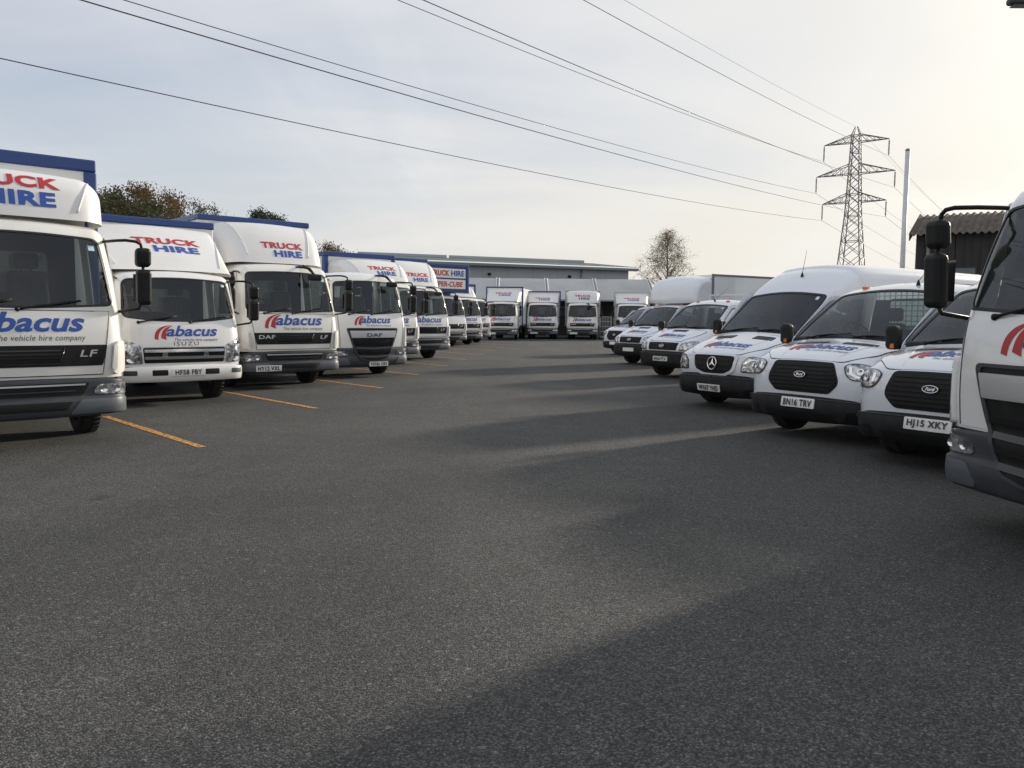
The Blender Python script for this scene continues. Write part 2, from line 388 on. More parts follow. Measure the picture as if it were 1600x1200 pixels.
# ------------------------------------------------------------------ object helpers
CACHE = {}
def link(o, parent=None):
    COL.objects.link(o)
    if parent: o.parent = parent
    return o
def part(parent, name, key, fn, m, loc=None, label=None):
    """a mesh part; meshes are shared between alike parts through their key"""
    if key is None or (key, m) not in CACHE:
        mb = MB(); fn(mb); me = mb.mesh(name, m)
        if key is not None: CACHE[(key, m)] = me
    else: me = CACHE[(key, m)]
    o = link(bpy.data.objects.new(name, me), parent)
    if loc: o.location = loc
    if label: o['label'] = label
    return o
def tag(o, label, cat, group=None):
    o['label'] = label; o['category'] = cat
    if group: o['group'] = group
    return o
def thing(name, label, cat, loc=(0, 0, 0), rz=0, group=None):
    o = link(bpy.data.objects.new(name, None)); o.location = loc; o.rotation_euler = (0, 0, rz); o.empty_display_size = .3
    return tag(o, label, cat, group)
def single(name, fn, m, label=None, cat=None, group=None, kind=None):
    mb = MB(); fn(mb); o = link(bpy.data.objects.new(name, mb.mesh(name, m)))
    if label: tag(o, label, cat, group)
    if kind: o['kind'] = kind
    return o

TXT = {}
def text2d(txt, bold=.0, shear=0., space=1.0):
    k = (txt, bold, shear, space)
    if k in TXT: return TXT[k]
    c = bpy.data.curves.new('lettering', 'FONT'); c.body = txt; c.size = 1; c.offset = bold; c.shear = shear; c.space_character = space; c.resolution_u = 3
    c.align_x = 'LEFT'; o = bpy.data.objects.new('lettering', c); COL.objects.link(o)
    dg = bpy.context.evaluated_depsgraph_get(); me = bpy.data.meshes.new_from_object(o.evaluated_get(dg))
    vs = [(v.co.x, v.co.y) for v in me.vertices]; fs = [tuple(p.vertices) for p in me.polygons]
    bpy.data.objects.remove(o); bpy.data.meshes.remove(me); bpy.data.curves.remove(c)
    x0 = min(v[0] for v in vs); x1 = max(v[0] for v in vs); y0 = min(v[1] for v in vs); y1 = max(v[1] for v in vs)
    TXT[k] = ([((x-x0)/(x1-x0), (y-y0)/(y1-y0)) for x, y in vs], fs); return TXT[k]
def text(mb, txt, x0, y0, w, h, fm, bold=.0, shear=0., off=.004, space=1.0, cut=None):
    """lettering fitted in a w x h box whose lower left is (x0, y0), laid on the surface fm"""
    vs, fs = text2d(txt, bold, shear, space); bm = bmesh.new()
    bv = [bm.verts.new((x0+x*w, y0+y*h, 0)) for x, y in vs]
    for f in fs:
        try: bm.faces.new([bv[i] for i in f])
        except ValueError: pass
    if cut: cuts(bm, within(cut[0], x0, x0+w), within(cut[1], y0, y0+h))
    bm.verts.index_update()
    mb.add([fm(v.co.x, v.co.y, off) for v in bm.verts], [[v.index for v in f.verts] for f in bm.faces]); bm.free()
def swoosh(mb, x0, y0, w, h, fm, off=.004):
    """the two red arcs in front of the firm's name"""
    def Q(p, a, t): return tuple(p[i]*(1-t)**2+a[i]*2*t*(1-t)+t*t*0 for i in (0, 1))
    for (A, B, C, A2, B2, C2) in (((.0, .06), (-.02, .95), (1.0, 1.0), (.20, .0), (.22, .82), (1.0, .985)), ((.36, .12), (.40, .90), (1.05, .93), (.66, .0), (.56, .72), (1.05, .915))):
        o = []
        for i in range(13):
            t = i/12; o.append(tuple(A[k]*(1-t)**2+B[k]*2*t*(1-t)+C[k]*t*t for k in (0, 1)))
        for i in range(13):
            t = 1-i/12; o.append(tuple(A2[k]*(1-t)**2+B2[k]*2*t*(1-t)+C2[k]*t*t for k in (0, 1)))
        vs = [fm(x0+p[0]*w, y0+p[1]*h, off) for p in o]; n = len(o)
        mb.add(vs, [(i, i+1, n-2-i, n-1-i) for i in range(12)])
def logo(parent, key, body, u0, s0, w, tagline=True, off=.005, hs=1.0):
    """firm's name: red arcs, blue letters, small tag line; lower left of the name's box at (u0, s0)"""
    g = body.grid(.1, .05); h = w*.145*hs
    part(parent, 'logo_arcs', key and key+'arc', lambda mb: swoosh(mb, u0, s0-.35*h, w*.27, h*1.6, body.F, off), 'red')
    part(parent, 'lettering', key and key+'name', lambda mb: text(mb, 'abacus', u0+w*.175, s0, w*.825, h*1.18, body.F, .028, .28, off, 1.0, g), 'blue')
    if tagline:
        part(parent, 'lettering', key and key+'tag', lambda mb: text(mb, 'The vehicle hire company', u0+w*.30, s0-.62*h, w*.70, h*.44, body.F, .006, .25, off, 1.05, g), 'tag_grey')
def plate(parent, key, txt, fm, w=.52, h=.112):
    """fm(x, y, off) on the bumper, centred on 0, 0"""
    def base(mb): sheet(mb, rpoly([(-w/2, -h/2), (w/2, -h/2), (w/2, h/2), (-w/2, h/2)], .01, 2), [], [], [], fm, .018, -.02)
    p = part(parent, 'number_plate', None, base, 'plate')
    if txt: part(p, 'lettering', None, lambda mb: text(mb, txt, -w*.43, -h*.36, w*.86, h*.72, fm, .026, 0, .021, 1.08), 'ink')
    return p

def wheels(root, key, axles, half, r, wd=.22, dual=()):
    prof = [(r*.60, -wd/2+.02), (r*.66, -wd/2), (r*.90, -wd/2), (r*.975, -wd/2+.025), (r, -wd/2+.06), (r, wd/2-.06), (r*.975, wd/2-.025), (r*.90, wd/2), (r*.66, wd/2), (r*.60, wd/2-.02)]
    def tyre(mb):
        mb.lathe(prof, 36)
        for j in range(36):
            t = 2*PI*j/36
            for o in (-.055, .055):
                c, s_ = math.cos(t), math.sin(t); d = Vector((c, 0, s_)); e = Vector((-s_, 0, c))
                p = d*r+Vector((0, o, 0)); k = [p+e*a+Vector((0, b, 0))+d*q for q in (-.01, .008) for a, b in ((-.022, -.04), (.022, -.04), (.022, .04), (-.022, .04))]
                mb.add(k, [(4, 5, 6, 7), (0, 1, 5, 4), (1, 2, 6, 5), (2, 3, 7, 6), (3, 0, 4, 7)], False)
    def rim(mb):
        mb.lathe([(.001, wd*.22), (r*.22, wd*.24), (r*.27, wd*.12), (r*.40, wd*.02), (r*.52, wd*.10), (r*.57, wd*.40), (r*.635, wd*.47), (r*.63, -wd*.4)], 28)
        for j in range(6):
            t = 2*PI*j/6; mb.lathe([(.001, wd*.20), (.014, wd*.20), (.014, wd*.06)], 6, (r*.33*math.cos(t), 0, r*.33*math.sin(t)))
    for x in axles:
        for sg in (1, -1):
            for o in ((0, -.25) if x in dual else (0,)):
                t = part(root, 'tyre', key+'tyre', tyre, 'rubber', (x, sg*(half+o), r)); t.rotation_euler = (0, 0, 0 if sg > 0 else PI)
                part(t, 'rim', key+'rim', rim, 'rim')

def seats(root, key, xs, zs, ys=(-.5, .45), w=.46, hgt=.62):
    def seat(mb):
        mb.box(-.25, .25, -w/2, w/2, -.16, 0, .05, 3)
        mb.box(-.36, -.22, -w/2, w/2, -.06, hgt, .05, 3, lambda v: Vector((v.x-.16*v.z, v.y*(1-.12*max(0, v.z)), v.z)))
        mb.box(-.47, -.37, -.13, .13, hgt+.03, hgt+.22, .035, 3)
        mb.tube([(-.42, -.05, hgt-.03), (-.43, -.05, hgt+.06)], .01, 6); mb.tube([(-.42, .05, hgt-.03), (-.43, .05, hgt+.06)], .01, 6)
        mb.box(-.2, .2, -w*.38, w*.38, -.45, -.16, .01)
    for y in ys: part(root, 'seat', key+'seat', seat, 'seat_fabric', (xs, y, zs))
def steering(root, key, loc, r=.21, tilt=35):
    def f(mb):
        pts = [(0, r*math.cos(2*PI*i/24), r*math.sin(2*PI*i/24)) for i in range(25)]; mb.tube(pts, .015, 8, False)
        for a in (90, 210, 330): mb.tube([(0, 0, 0), (0, r*math.cos(R_(a)), r*math.sin(R_(a)))], .014, 6)
        mb.lathe([(.001, -.03), (.06, -.025), (.06, .03), (.001, .03)], 14, axis='x'); mb.tube([(0, 0, 0), (.35, 0, 0)], .03, 8)
    o = part(root, 'steering_wheel', key+'stw', f, 'black', loc); o.rotation_euler = (0, R_(tilt), 0)
def wipers(root, key, body, s0, spans, lift=.02):
    for i, (u0, u1, ds) in enumerate(spans):
        def f(mb):
            a = [body.F(u0+(u1-u0)*t, s0-.03+(ds+.03)*t, .012+lift*math.sin(PI*min(1, t*1.2))) for t in (0, .25, .5, .75, 1)]
            mb.tube(a, [.014, .011, .009, .008, .006], 6)
            c = .62; q = [body.F(u0+(u1-u0)*(c+(t-.5)*.72), s0-.03+(ds+.03)*(c+(t-.5)*.72)+.012, .014) for t in (0, .25, .5, .75, 1)]
            mb.tube(q, .007, 6); p = body.F(u0, s0-.03, .01); mb.lathe([(.001, .02), (.024, .015), (.024, -.02)], 10, p, 'x')
        part(root, 'wiper', f'{key}wip{i}', f, 'black')

# ------------------------------------------------------------------ lorries
def ys_lorry(w0=1.0, top=.915, z0=1.45, z1=2.55):
    return lambda x, z: w0 if z < z0 else w0+(top-w0)*min(1.1, ((z-z0)/(z1-z0)))**1.2
LFP = [(-.035, .76, .20, 0), (-.02, 1.0, .20, 0), (-.035, 1.25, .21, 2), (-.075, 1.50, .22, 6), (-.175, 1.90, .22, 12), (-.30, 2.25, .21, 18), (-.385, 2.41, .19, 35), (-.54, 2.51, .15, 66), (-1.0, 2.56, .12, 88), (-1.62, 2.55, .11, 90)]
def lorry_mirrors(root, key, w, zt=2.22, zb=1.62, xo=-.28, mo=.22):
    for sg in (1, -1):
        x = xo+.10
        def arm(mb):
            y = sg*(w+mo)
            mb.tube([(xo-.24, sg*(w*.88), zt+.09), (xo-.02, sg*(w*.98), zt+.10), (x+.02, sg*(w+.05), zt+.10), (x+.05, sg*(w+mo*.68), zt+.09), (x+.06, y-.02*sg, zt+.06), (x+.06, y, zt-.02), (x+.06, y, zb+.02), (x+.05, y-.06*sg, zb-.08), (xo-.04, sg*(w*.985), zb-.12)], .017, 8)
        a = part(root, 'mirror_arm', f'{key}arm{sg}', arm, 'black')
        def house(mb, z0, z1, ww=.175):
            y = sg*(w+mo)
            def xf(v): k = (v.z-z0)/(z1-z0); q = 1-.10*(2*k-1)**2; return Vector((x+.05+(v.x)*q+.02*k, y+(v.y)*q, v.z))
            mb.box(-.06, .07, -ww/2, ww/2, z0, z1, .045, 4, xf)
        part(a, 'mirror_housing', f'{key}mu{sg}', lambda mb: house(mb, zt-.20, zt+.02), 'black')
        b = part(a, 'mirror_housing', f'{key}ml{sg}', lambda mb: house(mb, zb-.04, zt-.23), 'black')
        def gl(mb):
            y = sg*(w+mo); mb.add([(x-.030, y+q*.085, z) for q, z in ((-1, zb+.01), (1, zb+.01), (1, zt-.28), (-1, zt-.28))], [(0, 1, 2, 3)])
        part(b, 'mirror_glass', f'{key}mg{sg}', gl, 'chrome')
def front_mirror(root, key, B, u=.36):
    def f(mb):
        s1 = B.sz(2.47); p = B.F(u, s1, .02); q = B.F(u+.05, B.sz(2.36), .17); e = B.F(u+.16, B.sz(2.22), .22)
        mb.tube([B.F(u-.10, s1, .0), p, q, e], .020, 8); mb.tube([B.F(u+.05, s1, 0), B.F(u+.07, s1, .05), q+Vector((0, .05, 0)), e], .020, 8)
        mb.box(-.035, .035, -.17, .13, -.075, .05, .03, 3, lambda v: e+Vector((v.x+.02, v.y, v.z-.03)))
    part(root, 'front_mirror', key and f'{key}fm', f, 'black')
def cab_inside(root, key, B, z0, xr, wz, roofz, rear=(1.72, 2.22)):
    def dash(mb):
        mb.box(-.62, -.16, -B.w*.88, B.w*.88, z0-.30, z0-.03, .05, 3)
        mb.box(-.60, -.30, -.75, -.30, z0-.1, z0+.06, .04, 3)
    part(root, 'dashboard', key+'dash', dash, 'interior')
    def rear_wall(mb):
        y = B.w*.86; sheet(mb, [(-y, .85), (y, .85), (y, roofz-.06), (-y, roofz-.06)], [rpoly([(-.62, rear[0]), (.62, rear[0]), (.62, rear[1]), (-.62, rear[1])], .06, 4)], [], [], lambda a, b, o: Vector((xr+o, a, b)), .0, .03)
        mb.box(xr, -.3, -y, y, .82, .86)
    part(root, 'cab_rear_wall', key+'rear', rear_wall, 'interior')
    part(root, 'rear_window', key+'rwin', lambda mb: sheet(mb, rpoly([(-.62, rear[0]), (.62, rear[0]), (.62, rear[1]), (-.62, rear[1])], .06, 4), [], [], [], lambda a, b, o: Vector((xr+.01+o, a, b))), 'glass')
    seats(root, key, -1.0, z0-.22, (-.52, .35))
    steering(root, key, (-.66, -.52, z0+.04), .22, 30)
def lorry_glass(root, key, B, hole, side_win, zs):
    def seal(mb):
        c = (sum(p[0] for p in hole)/len(hole), sum(p[1] for p in hole)/len(hole))
        inner = [(c[0]+(p[0]-c[0])*.972, c[1]+(p[1]-c[1])*.955) for p in hole]; outer = [(c[0]+(p[0]-c[0])*1.008, c[1]+(p[1]-c[1])*1.012) for p in hole]
        B.patch(mb, outer, [inner], .003, -.012)
    part(root, 'windscreen_seal', key+'seal', seal, 'seal')
    part(root, 'windscreen', key+'ws', lambda mb: B.patch(mb, hole, [], -.004, None), 'glass')
    for sg in (1, -1):
        part(root, 'door_window', f'{key}dw{sg}', lambda mb: B.side(mb, side_win, [], zs, (), sg, -.012), 'glass')
def lorry_cab(root, key, B, hole, side_win, arch_x, arch_r, zbot, xr, paint, door_x):
    zs = frange(1.2, 2.6, .17)
    edge = B.edge(); bot = edge[0]
    ar = arch(arch_x, .40, arch_r, 8, 172, 12)
    ar = [p for p in ar if p[1] > zbot and p[0] < bot[0]-.03]
    out = edge+[(xr, edge[-1][1])] if xr < edge[-1][0]-.01 else list(edge)
    out = [p for p in out]+[(xr, zbot)]+[p for p in reversed(ar)]+[(min(bot[0]-.01, ar[0][0]+.02) if ar else bot[0]-.01, zbot)]
    def shell(mb):
        B.shell(mb, [hole])
        for sg in (1, -1): B.side(mb, out, [side_win], zs, (), sg)
    part(root, 'cab_body', key+'cab', shell, paint)
    for sg in (1, -1):
        def door(mb):
            x0, x1 = door_x
            o = rpoly([(x0, zbot+.16), (x1, zbot+.42), (x1, 1.46), (x1-.18, 2.36), (x0, 2.40)], .05, 4)
            B.side(mb, o, [side_win], zs, (), sg, .006, -.004)
        d = part(root, 'door', f'{key}door{sg}', door, paint)
        def hd(mb): y = sg*(B.w+.012); mb.box(door_x[0]+.08, door_x[0]+.26, y, y+sg*.03, 1.22, 1.27, .01)
        part(d, 'door_handle', f'{key}dh{sg}', hd, 'black')
def cab_trim(root, key, w=1.065, zi=1.0, xi=-.30):
    for sg in (1, -1):
        part(root, 'indicator', f'{key}ind{sg}', lambda mb: mb.box(xi-.07, xi+.07, min(sg*w, sg*(w+.022)), max(sg*w, sg*(w+.022)), zi-.035, zi+.035, .01, 2), 'amber')
        part(root, 'step', f'{key}step{sg}', lambda mb: [mb.box(-.80, -.40, min(sg*(w-.16), sg*(w+.004)), max(sg*(w-.16), sg*(w+.004)), z, z+.05, .01, 1) for z in (.42,)], 'black')
def underside(root, key, x0, x1, w=.42, z0=.55, z1=.85, front=True):
    def f(mb):
        for sg in (1, -1): mb.box(x0, x1, sg*w-.04, sg*w+.04, z0, z1)
        for x in frange(x0+.4, x1-.2, 1.1): mb.box(x-.05, x+.05, -w, w, z0+.04, z1-.06)
        if front:
            mb.box(-1.0, -.25, -.75, .75, .42, .80, .04); mb.box(-1.4, -1.15, -.85, .85, .32, .46, .03)
            mb.box(-2.9, -2.2, -1.05, -.6, .42, .85, .05); mb.box(-3.0, -2.2, .6, 1.05, .42, .85, .05)
            mb.box(-1.62, -1.45, -.9, .9, .55, 1.1, .02)
    part(root, 'chassis', key+'chas', f, 'chassis')

def lorry_a(root, key='la', txt=None, logo_on=True, paint='paint_old', fm=False, lower='bumper', badge=True, low_col=None):
    """the older lorry cab: black grille strip, grey bumper with wide lamps"""
    B = Body(LFP, 1.065, .065, ys_lorry())
    b0, b1 = B.sz(1.545), B.sz(2.365)
    hole = rpoly([(-.975, b0+.03), (0, b0-.025), (.975, b0+.03), (.935, b1-.02), (0, b1), (-.935, b1-.02)], [.11, .8, .11, .11, .8, .11], 6)
    win = rpoly([(-.46, 1.50), (-.52, 1.66), (-.60, 2.33), (-1.30, 2.34), (-1.30, 1.50)], .06, 4)
    lorry_cab(root, key, B, hole, win, -1.26, .50, .74, -1.62, paint, (-1.36, -.34))
    lorry_glass(root, key, B, hole, win, frange(1.2, 2.6, .17))
    cab_inside(root, key, B, 1.58, -1.56, None, 2.5)
    # front panel, grille strip, corner deflectors
    s_ = B.sz
    def panel(mb):
        sheet_out = rpoly([(-.80, s_(.80)), (.80, s_(.80)), (.90, s_(1.505)), (-.90, s_(1.505))], .02, 3)
        B.patch(mb, sheet_out, [], .009, -.004)
    part(root, 'front_panel', key+'fp', panel, paint)
    gapo = [(-.80, s_(.80)), (.80, s_(.80)), (.90, s_(1.505)), (-.90, s_(1.505))]
    part(root, 'panel_gap', key+'gap', lambda mb: mb.tube([B.F(a[0]+(b[0]-a[0])*q, a[1]+(b[1]-a[1])*q, .006) for a, b in zip(gapo, gapo[1:]+gapo[:1]) for q in (0, .1, .2, .3, .4, .5, .6, .7, .8, .9)]+[B.F(*gapo[0], .006)], .006, 5, False), 'seal')
    gr = part(root, 'grille', key+'gr', lambda mb: B.patch(mb, rpoly([(-.80, s_(.90)), (.80, s_(.90)), (.855, s_(1.13)), (-.855, s_(1.13))], .02, 3), [], .014, -.004), low_col or 'black')
    def bars(mb):
        for z in (.945, .985, 1.025, 1.065): B.patch(mb, [(-.36, s_(z)), (.36, s_(z)), (.385, s_(z)+.016), (-.385, s_(z)+.016)], [], .024, .0)
        mb.tube([B.F(-.41, s_(1.105), .016), B.F(-.36, s_(.93), .016), B.F(.36, s_(.93), .016), B.F(.41, s_(1.105), .016)], .008, 6)
    part(gr, 'grille_bar', key+'grb', bars, 'gloss_black')
    if badge:
        part(gr, 'lettering', key+'daf', lambda mb: text(mb, 'DAF', -.76, s_(1.01), .33, .075, B.F, .02, 0, .018, 1.05, B.grid()), 'silver')
        part(gr, 'lettering', key+'lf', lambda mb: text(mb, 'LF', .56, s_(1.0), .19, .075, B.F, .015, .2, .018, 1.1, B.grid()), 'silver')
    for sg in (1, -1):
        def defl(mb):
            o = [(sg*(.90+.0), s_(.80)), (sg*1.06, s_(.82)), (sg*1.08, s_(1.16)), (sg*.955, s_(1.18))]
            B.patch(mb, rpoly(o, .05, 4), [], .040, -.004)
        d = part(root, 'corner_deflector', f'{key}cd{sg}', defl, paint)
        def slot(mb): B.patch(mb, rpoly([(sg*.885, s_(.86)), (sg*.935, s_(.84)), (sg*.955, s_(1.12)), (sg*.915, s_(1.14))], .03, 4), [], .044, .02)
        part(d, 'air_slot', f'{key}sl{sg}', slot, 'box_grey')
    # bumper
    C = Body([(-.06, .33, .20, -15), (-.005, .36, .20, 0), (.02, .44, .21, 0), (.012, .52, .21, 0), (-.012, .56, .2, 0), (-.012, .69, .2, 0), (-.02, .75, .2, 10), (-.05, .785, .19, 40)], 1.085, .07)
    def bump(mb): C.shell(mb); C.side(mb, C.edge()+[(-.60, .76), (-.78, .60), (-.82, .36)], [], (), (), 1); C.side(mb, C.edge()+[(-.60, .76), (-.78, .60), (-.82, .36)], [], (), (), -1)
    bu = part(root, 'bumper', key+'bu', bump, 'bumper')
    for sg in (1, -1):
        def corner(mb): C.patch(mb, rpoly([(sg*.44, C.sz(.37)), (sg*1.20, C.sz(.37)), (sg*1.20, C.sz(.525)), (sg*.56, C.sz(.525))], .03, 3), [], .008, -.004)
        part(bu, 'bumper_corner', f'{key}bc{sg}', corner, 'bumper_lt')
    def inta(mb): C.patch(mb, rpoly([(-.58, C.sz(.575)), (.58, C.sz(.575)), (.66, C.sz(.715)), (-.66, C.sz(.715))], .03, 3), [], .004, -.004); C.patch(mb, rpoly([(-.40, C.sz(.42)), (.40, C.sz(.42)), (.48, C.sz(.51)), (-.48, C.sz(.51))], .02, 3), [], .004, -.004)
    part(bu, 'air_intake', key+'int', inta, 'black')
    part(bu, 'trim_strip', key+'strip', lambda mb: C.patch(mb, [(-.60, C.sz(.685)), (.60, C.sz(.685)), (.61, C.sz(.702)), (-.61, C.sz(.702))], [], .02, 0), 'silver')
    part(bu, 'trim_strip', key+'strip2', lambda mb: C.patch(mb, [(-.5, C.sz(.62)), (.5, C.sz(.62)), (.51, C.sz(.632)), (-.51, C.sz(.632))], [], .014, 0), 'bumper')
    for sg in (1, -1):
        def lampf(mb): C.patch(mb, rpoly([(sg*.685, C.sz(.585)), (sg*1.14, C.sz(.565)), (sg*1.15, C.sz(.70)), (sg*.74, C.sz(.685))], .045, 4), [], .010, -.006)
        hl = part(root, 'headlight', f'{key}hl{sg}', lampf, 'lamp')
        for u in (.80, .94): part(hl, 'reflector', f'{key}rf{sg}{u}', lambda mb: mb.lathe([(.002, .004), (.024, .006), (.042, .012)], 16, C.F(sg*u, C.sz(.634), .006), 'x'), 'chrome')
    if txt is not None: plate(root, None, txt, lambda x, y, o: C.F(-.58+x, C.sz(.43)+y, o))
    if logo_on: logo(root, key, B, -.63, s_(1.275), 1.26, off=.013)
    wipers(root, key, B, b0, [(-.62, -.05, .07), (-.02, .62, .07)])
    def stick(mb): B.patch(mb, [(.80, B.sz(2.20)), (.87, B.sz(2.20)), (.87, B.sz(2.26)), (.80, B.sz(2.26))], [], .0, None)
    part(root, 'windscreen_sticker', key+'stk', stick, 'sticker')
    lorry_mirrors(root, key, 1.065)
    if fm: front_mirror(root, key, B)
    cab_trim(root, key)
    wheels(root, key, (-1.26, -4.8), .90, .385, .225, dual=(-4.8,))
    underside(root, key, -8.0, -.6)
    return B

def lorry_b(root, key='lb', txt=None, fm=True):
    """the newer lorry cab: deep tapering black grille with a silver bar"""
    B = Body([(-.03, .72, .20, 0)]+LFP[1:], 1.065, .10, ys_lorry()); s_ = B.sz
    b0, b1 = s_(1.535), s_(2.33)
    hole = rpoly([(-.985, b0+.05), (0, b0-.03), (.985, b0+.05), (.935, b1-.02), (0, b1), (-.935, b1-.02)], [.10, .8, .10, .11, .8, .11], 6)
    win = rpoly([(-.46, 1.50), (-.52, 1.66), (-.60, 2.33), (-1.30, 2.34), (-1.30, 1.50)], .06, 4)
    lorry_cab(root, key, B, hole, win, -1.26, .50, .72, -1.62, 'paint', (-1.36, -.34))
    lorry_glass(root, key, B, hole, win, frange(1.2, 2.6, .17)); cab_inside(root, key, B, 1.58, -1.56, None, 2.5)
    part(root, 'front_panel', key+'fp', lambda mb: B.patch(mb, rpoly([(-.86, s_(.74)), (.86, s_(.74)), (.90, s_(1.50)), (-.90, s_(1.50))], .02, 3), [], .008, -.004), 'paint')
    gapo = [(-.87, s_(.745)), (-.91, s_(1.50))]
    for sg in (1, -1): part(root, 'panel_gap', f'{key}gap{sg}', lambda mb: mb.tube([B.F(sg*(.865+.038*q), s_(.745+.75*q), .007) for q in frange(0, 1, .08)], .006, 5, False), 'seal')
    for sg in (1, -1):
        def defl(mb): B.patch(mb, rpoly([(sg*.92, s_(.735)), (sg*1.08, s_(.75)), (sg*1.10, s_(1.22)), (sg*.97, s_(1.24))], .05, 4), [], .040, -.004)
        d = part(root, 'corner_deflector', f'{key}cd{sg}', defl, 'paint')
        def slot(mb):
            for a, b in ((.86, .94), (.955, 1.03), (1.045, 1.12), (1.135, 1.18)): B.patch(mb, [(sg*1.005, s_(a)), (sg*1.045, s_(a)), (sg*1.05, s_(b)), (sg*1.012, s_(b))], [], .043, .02)
        part(d, 'air_slot', f'{key}sl{sg}', slot, 'black')
    C = Body([(-.10, .27, .20, -25), (-.02, .30, .20, 0), (.02, .40, .21, 0), (.012, .50, .21, 0), (-.012, .53, .2, 0), (-.012, .66, .2, 0), (-.02, .71, .2, 10), (-.05, .745, .19, 40)], 1.085, .10)
    def bump(mb):
        C.shell(mb)
        for sg in (1, -1): C.side(mb, C.edge()+[(-.60, .72), (-.78, .60), (-.82, .32)], [], (), (), sg)
    bu = part(root, 'bumper', key+'bu', bump, 'bumper')
    def G(u, z, o): return Vector((B.F(u, s_(max(.74, z))).x*(1 if z > .74 else 0)+(C.F(u, C.sz(z)).x if z <= .74 else 0)+o, u, z))
    def gmap(x, z, o):
        k = min(1, max(0, (z-.66)/.16)); xa = C.F(x, C.sz(min(z, .74))).x; xb = B.F(x, s_(max(z, .74))).x; return Vector((xa*(1-k)+xb*k+.018+o, x, z))
    gp = [(-.72, 1.195), (-.50, .60), (-.40, .46), (-.18, .40), (.18, .40), (.40, .46), (.50, .60), (.72, 1.195)]
    ggx, ggz = frange(-.7, .7, .1), frange(.4, 1.2, .06)
    gr = part(root, 'grille', key+'gr', lambda mb: sheet(mb, rpoly(gp, .06, 4), [], ggx, ggz, gmap, 0, -.04), 'black')
    def surround(mb):
        inn = [(x*.93, .80+(z-.80)*.94) for x, z in gp]; sheet(mb, rpoly(gp, .06, 4), [rpoly(inn, .05, 4)], ggx, ggz, gmap, .012, -.005)
    part(gr, 'grille_surround', key+'grs', surround, 'bumper')
    def bars(mb):
        for z in (.50, .60, .70, .80): hw = .40+.22*(z-.5)/.5; sheet(mb, [(-hw, z), (0, z-.02), (hw, z), (hw, z+.045), (0, z+.025), (-hw, z+.045)], [], ggx, [], gmap, .022, 0)
    part(gr, 'grille_bar', key+'grb', bars, 'gloss_black')
    sb = part(gr, 'silver_bar', key+'sb', lambda mb: sheet(mb, rpoly([(-.60, .96), (.60, .96), (.65, 1.13), (-.65, 1.13)], .02, 3), [], ggx, [], gmap, .03, -.005), 'silver')
    part(sb, 'lettering', key+'daf', lambda mb: text(mb, 'DAF', -.20, .985, .42, .085, gmap, .02, 0, .034, 1.05, (ggx, [])), 'ink')
    for sg in (1, -1):
        def lampf(mb): C.patch(mb, rpoly([(sg*.68, C.sz(.545)), (sg*1.16, C.sz(.535)), (sg*1.17, C.sz(.675)), (sg*.70, C.sz(.645))], .05, 4), [], .010, -.006)
        hl = part(root, 'headlight', f'{key}hl{sg}', lampf, 'lamp')
        for u in (.79, .94): part(hl, 'reflector', f'{key}rf{sg}{u}', lambda mb: mb.lathe([(.002, .004), (.02, .006), (.034, .012)], 16, C.F(sg*u, C.sz(.60), .004), 'x'), 'chrome')
        def lip(mb): C.patch(mb, rpoly([(sg*.62, C.sz(.33)), (sg*1.22, C.sz(.31)), (sg*1.22, C.sz(.50)), (sg*.72, C.sz(.49))], .05, 3), [], .010, -.004)
        part(bu, 'bumper_corner', f'{key}bc{sg}', lip, 'bumper_lt')
    if txt is not None: plate(root, None, txt, lambda x, y, o: Vector((C.F(x, C.sz(.34)).x+.02+o, x+.12, .335+y)))
    logo(root, key, B, -.50, s_(1.305), 1.02, off=.012)
    wipers(root, key, B, b0+.01, [(-.62, -.05, .07), (-.02, .62, .07)])
    lorry_mirrors(root, key, 1.065, mo=.15)
    if fm: front_mirror(root, key, B, .44)
    cab_trim(root, key)
    wheels(root, key, (-1.26, -4.8), .90, .385, .225, dual=(-4.8,)); underside(root, key, -7.2, -.6)
    return B

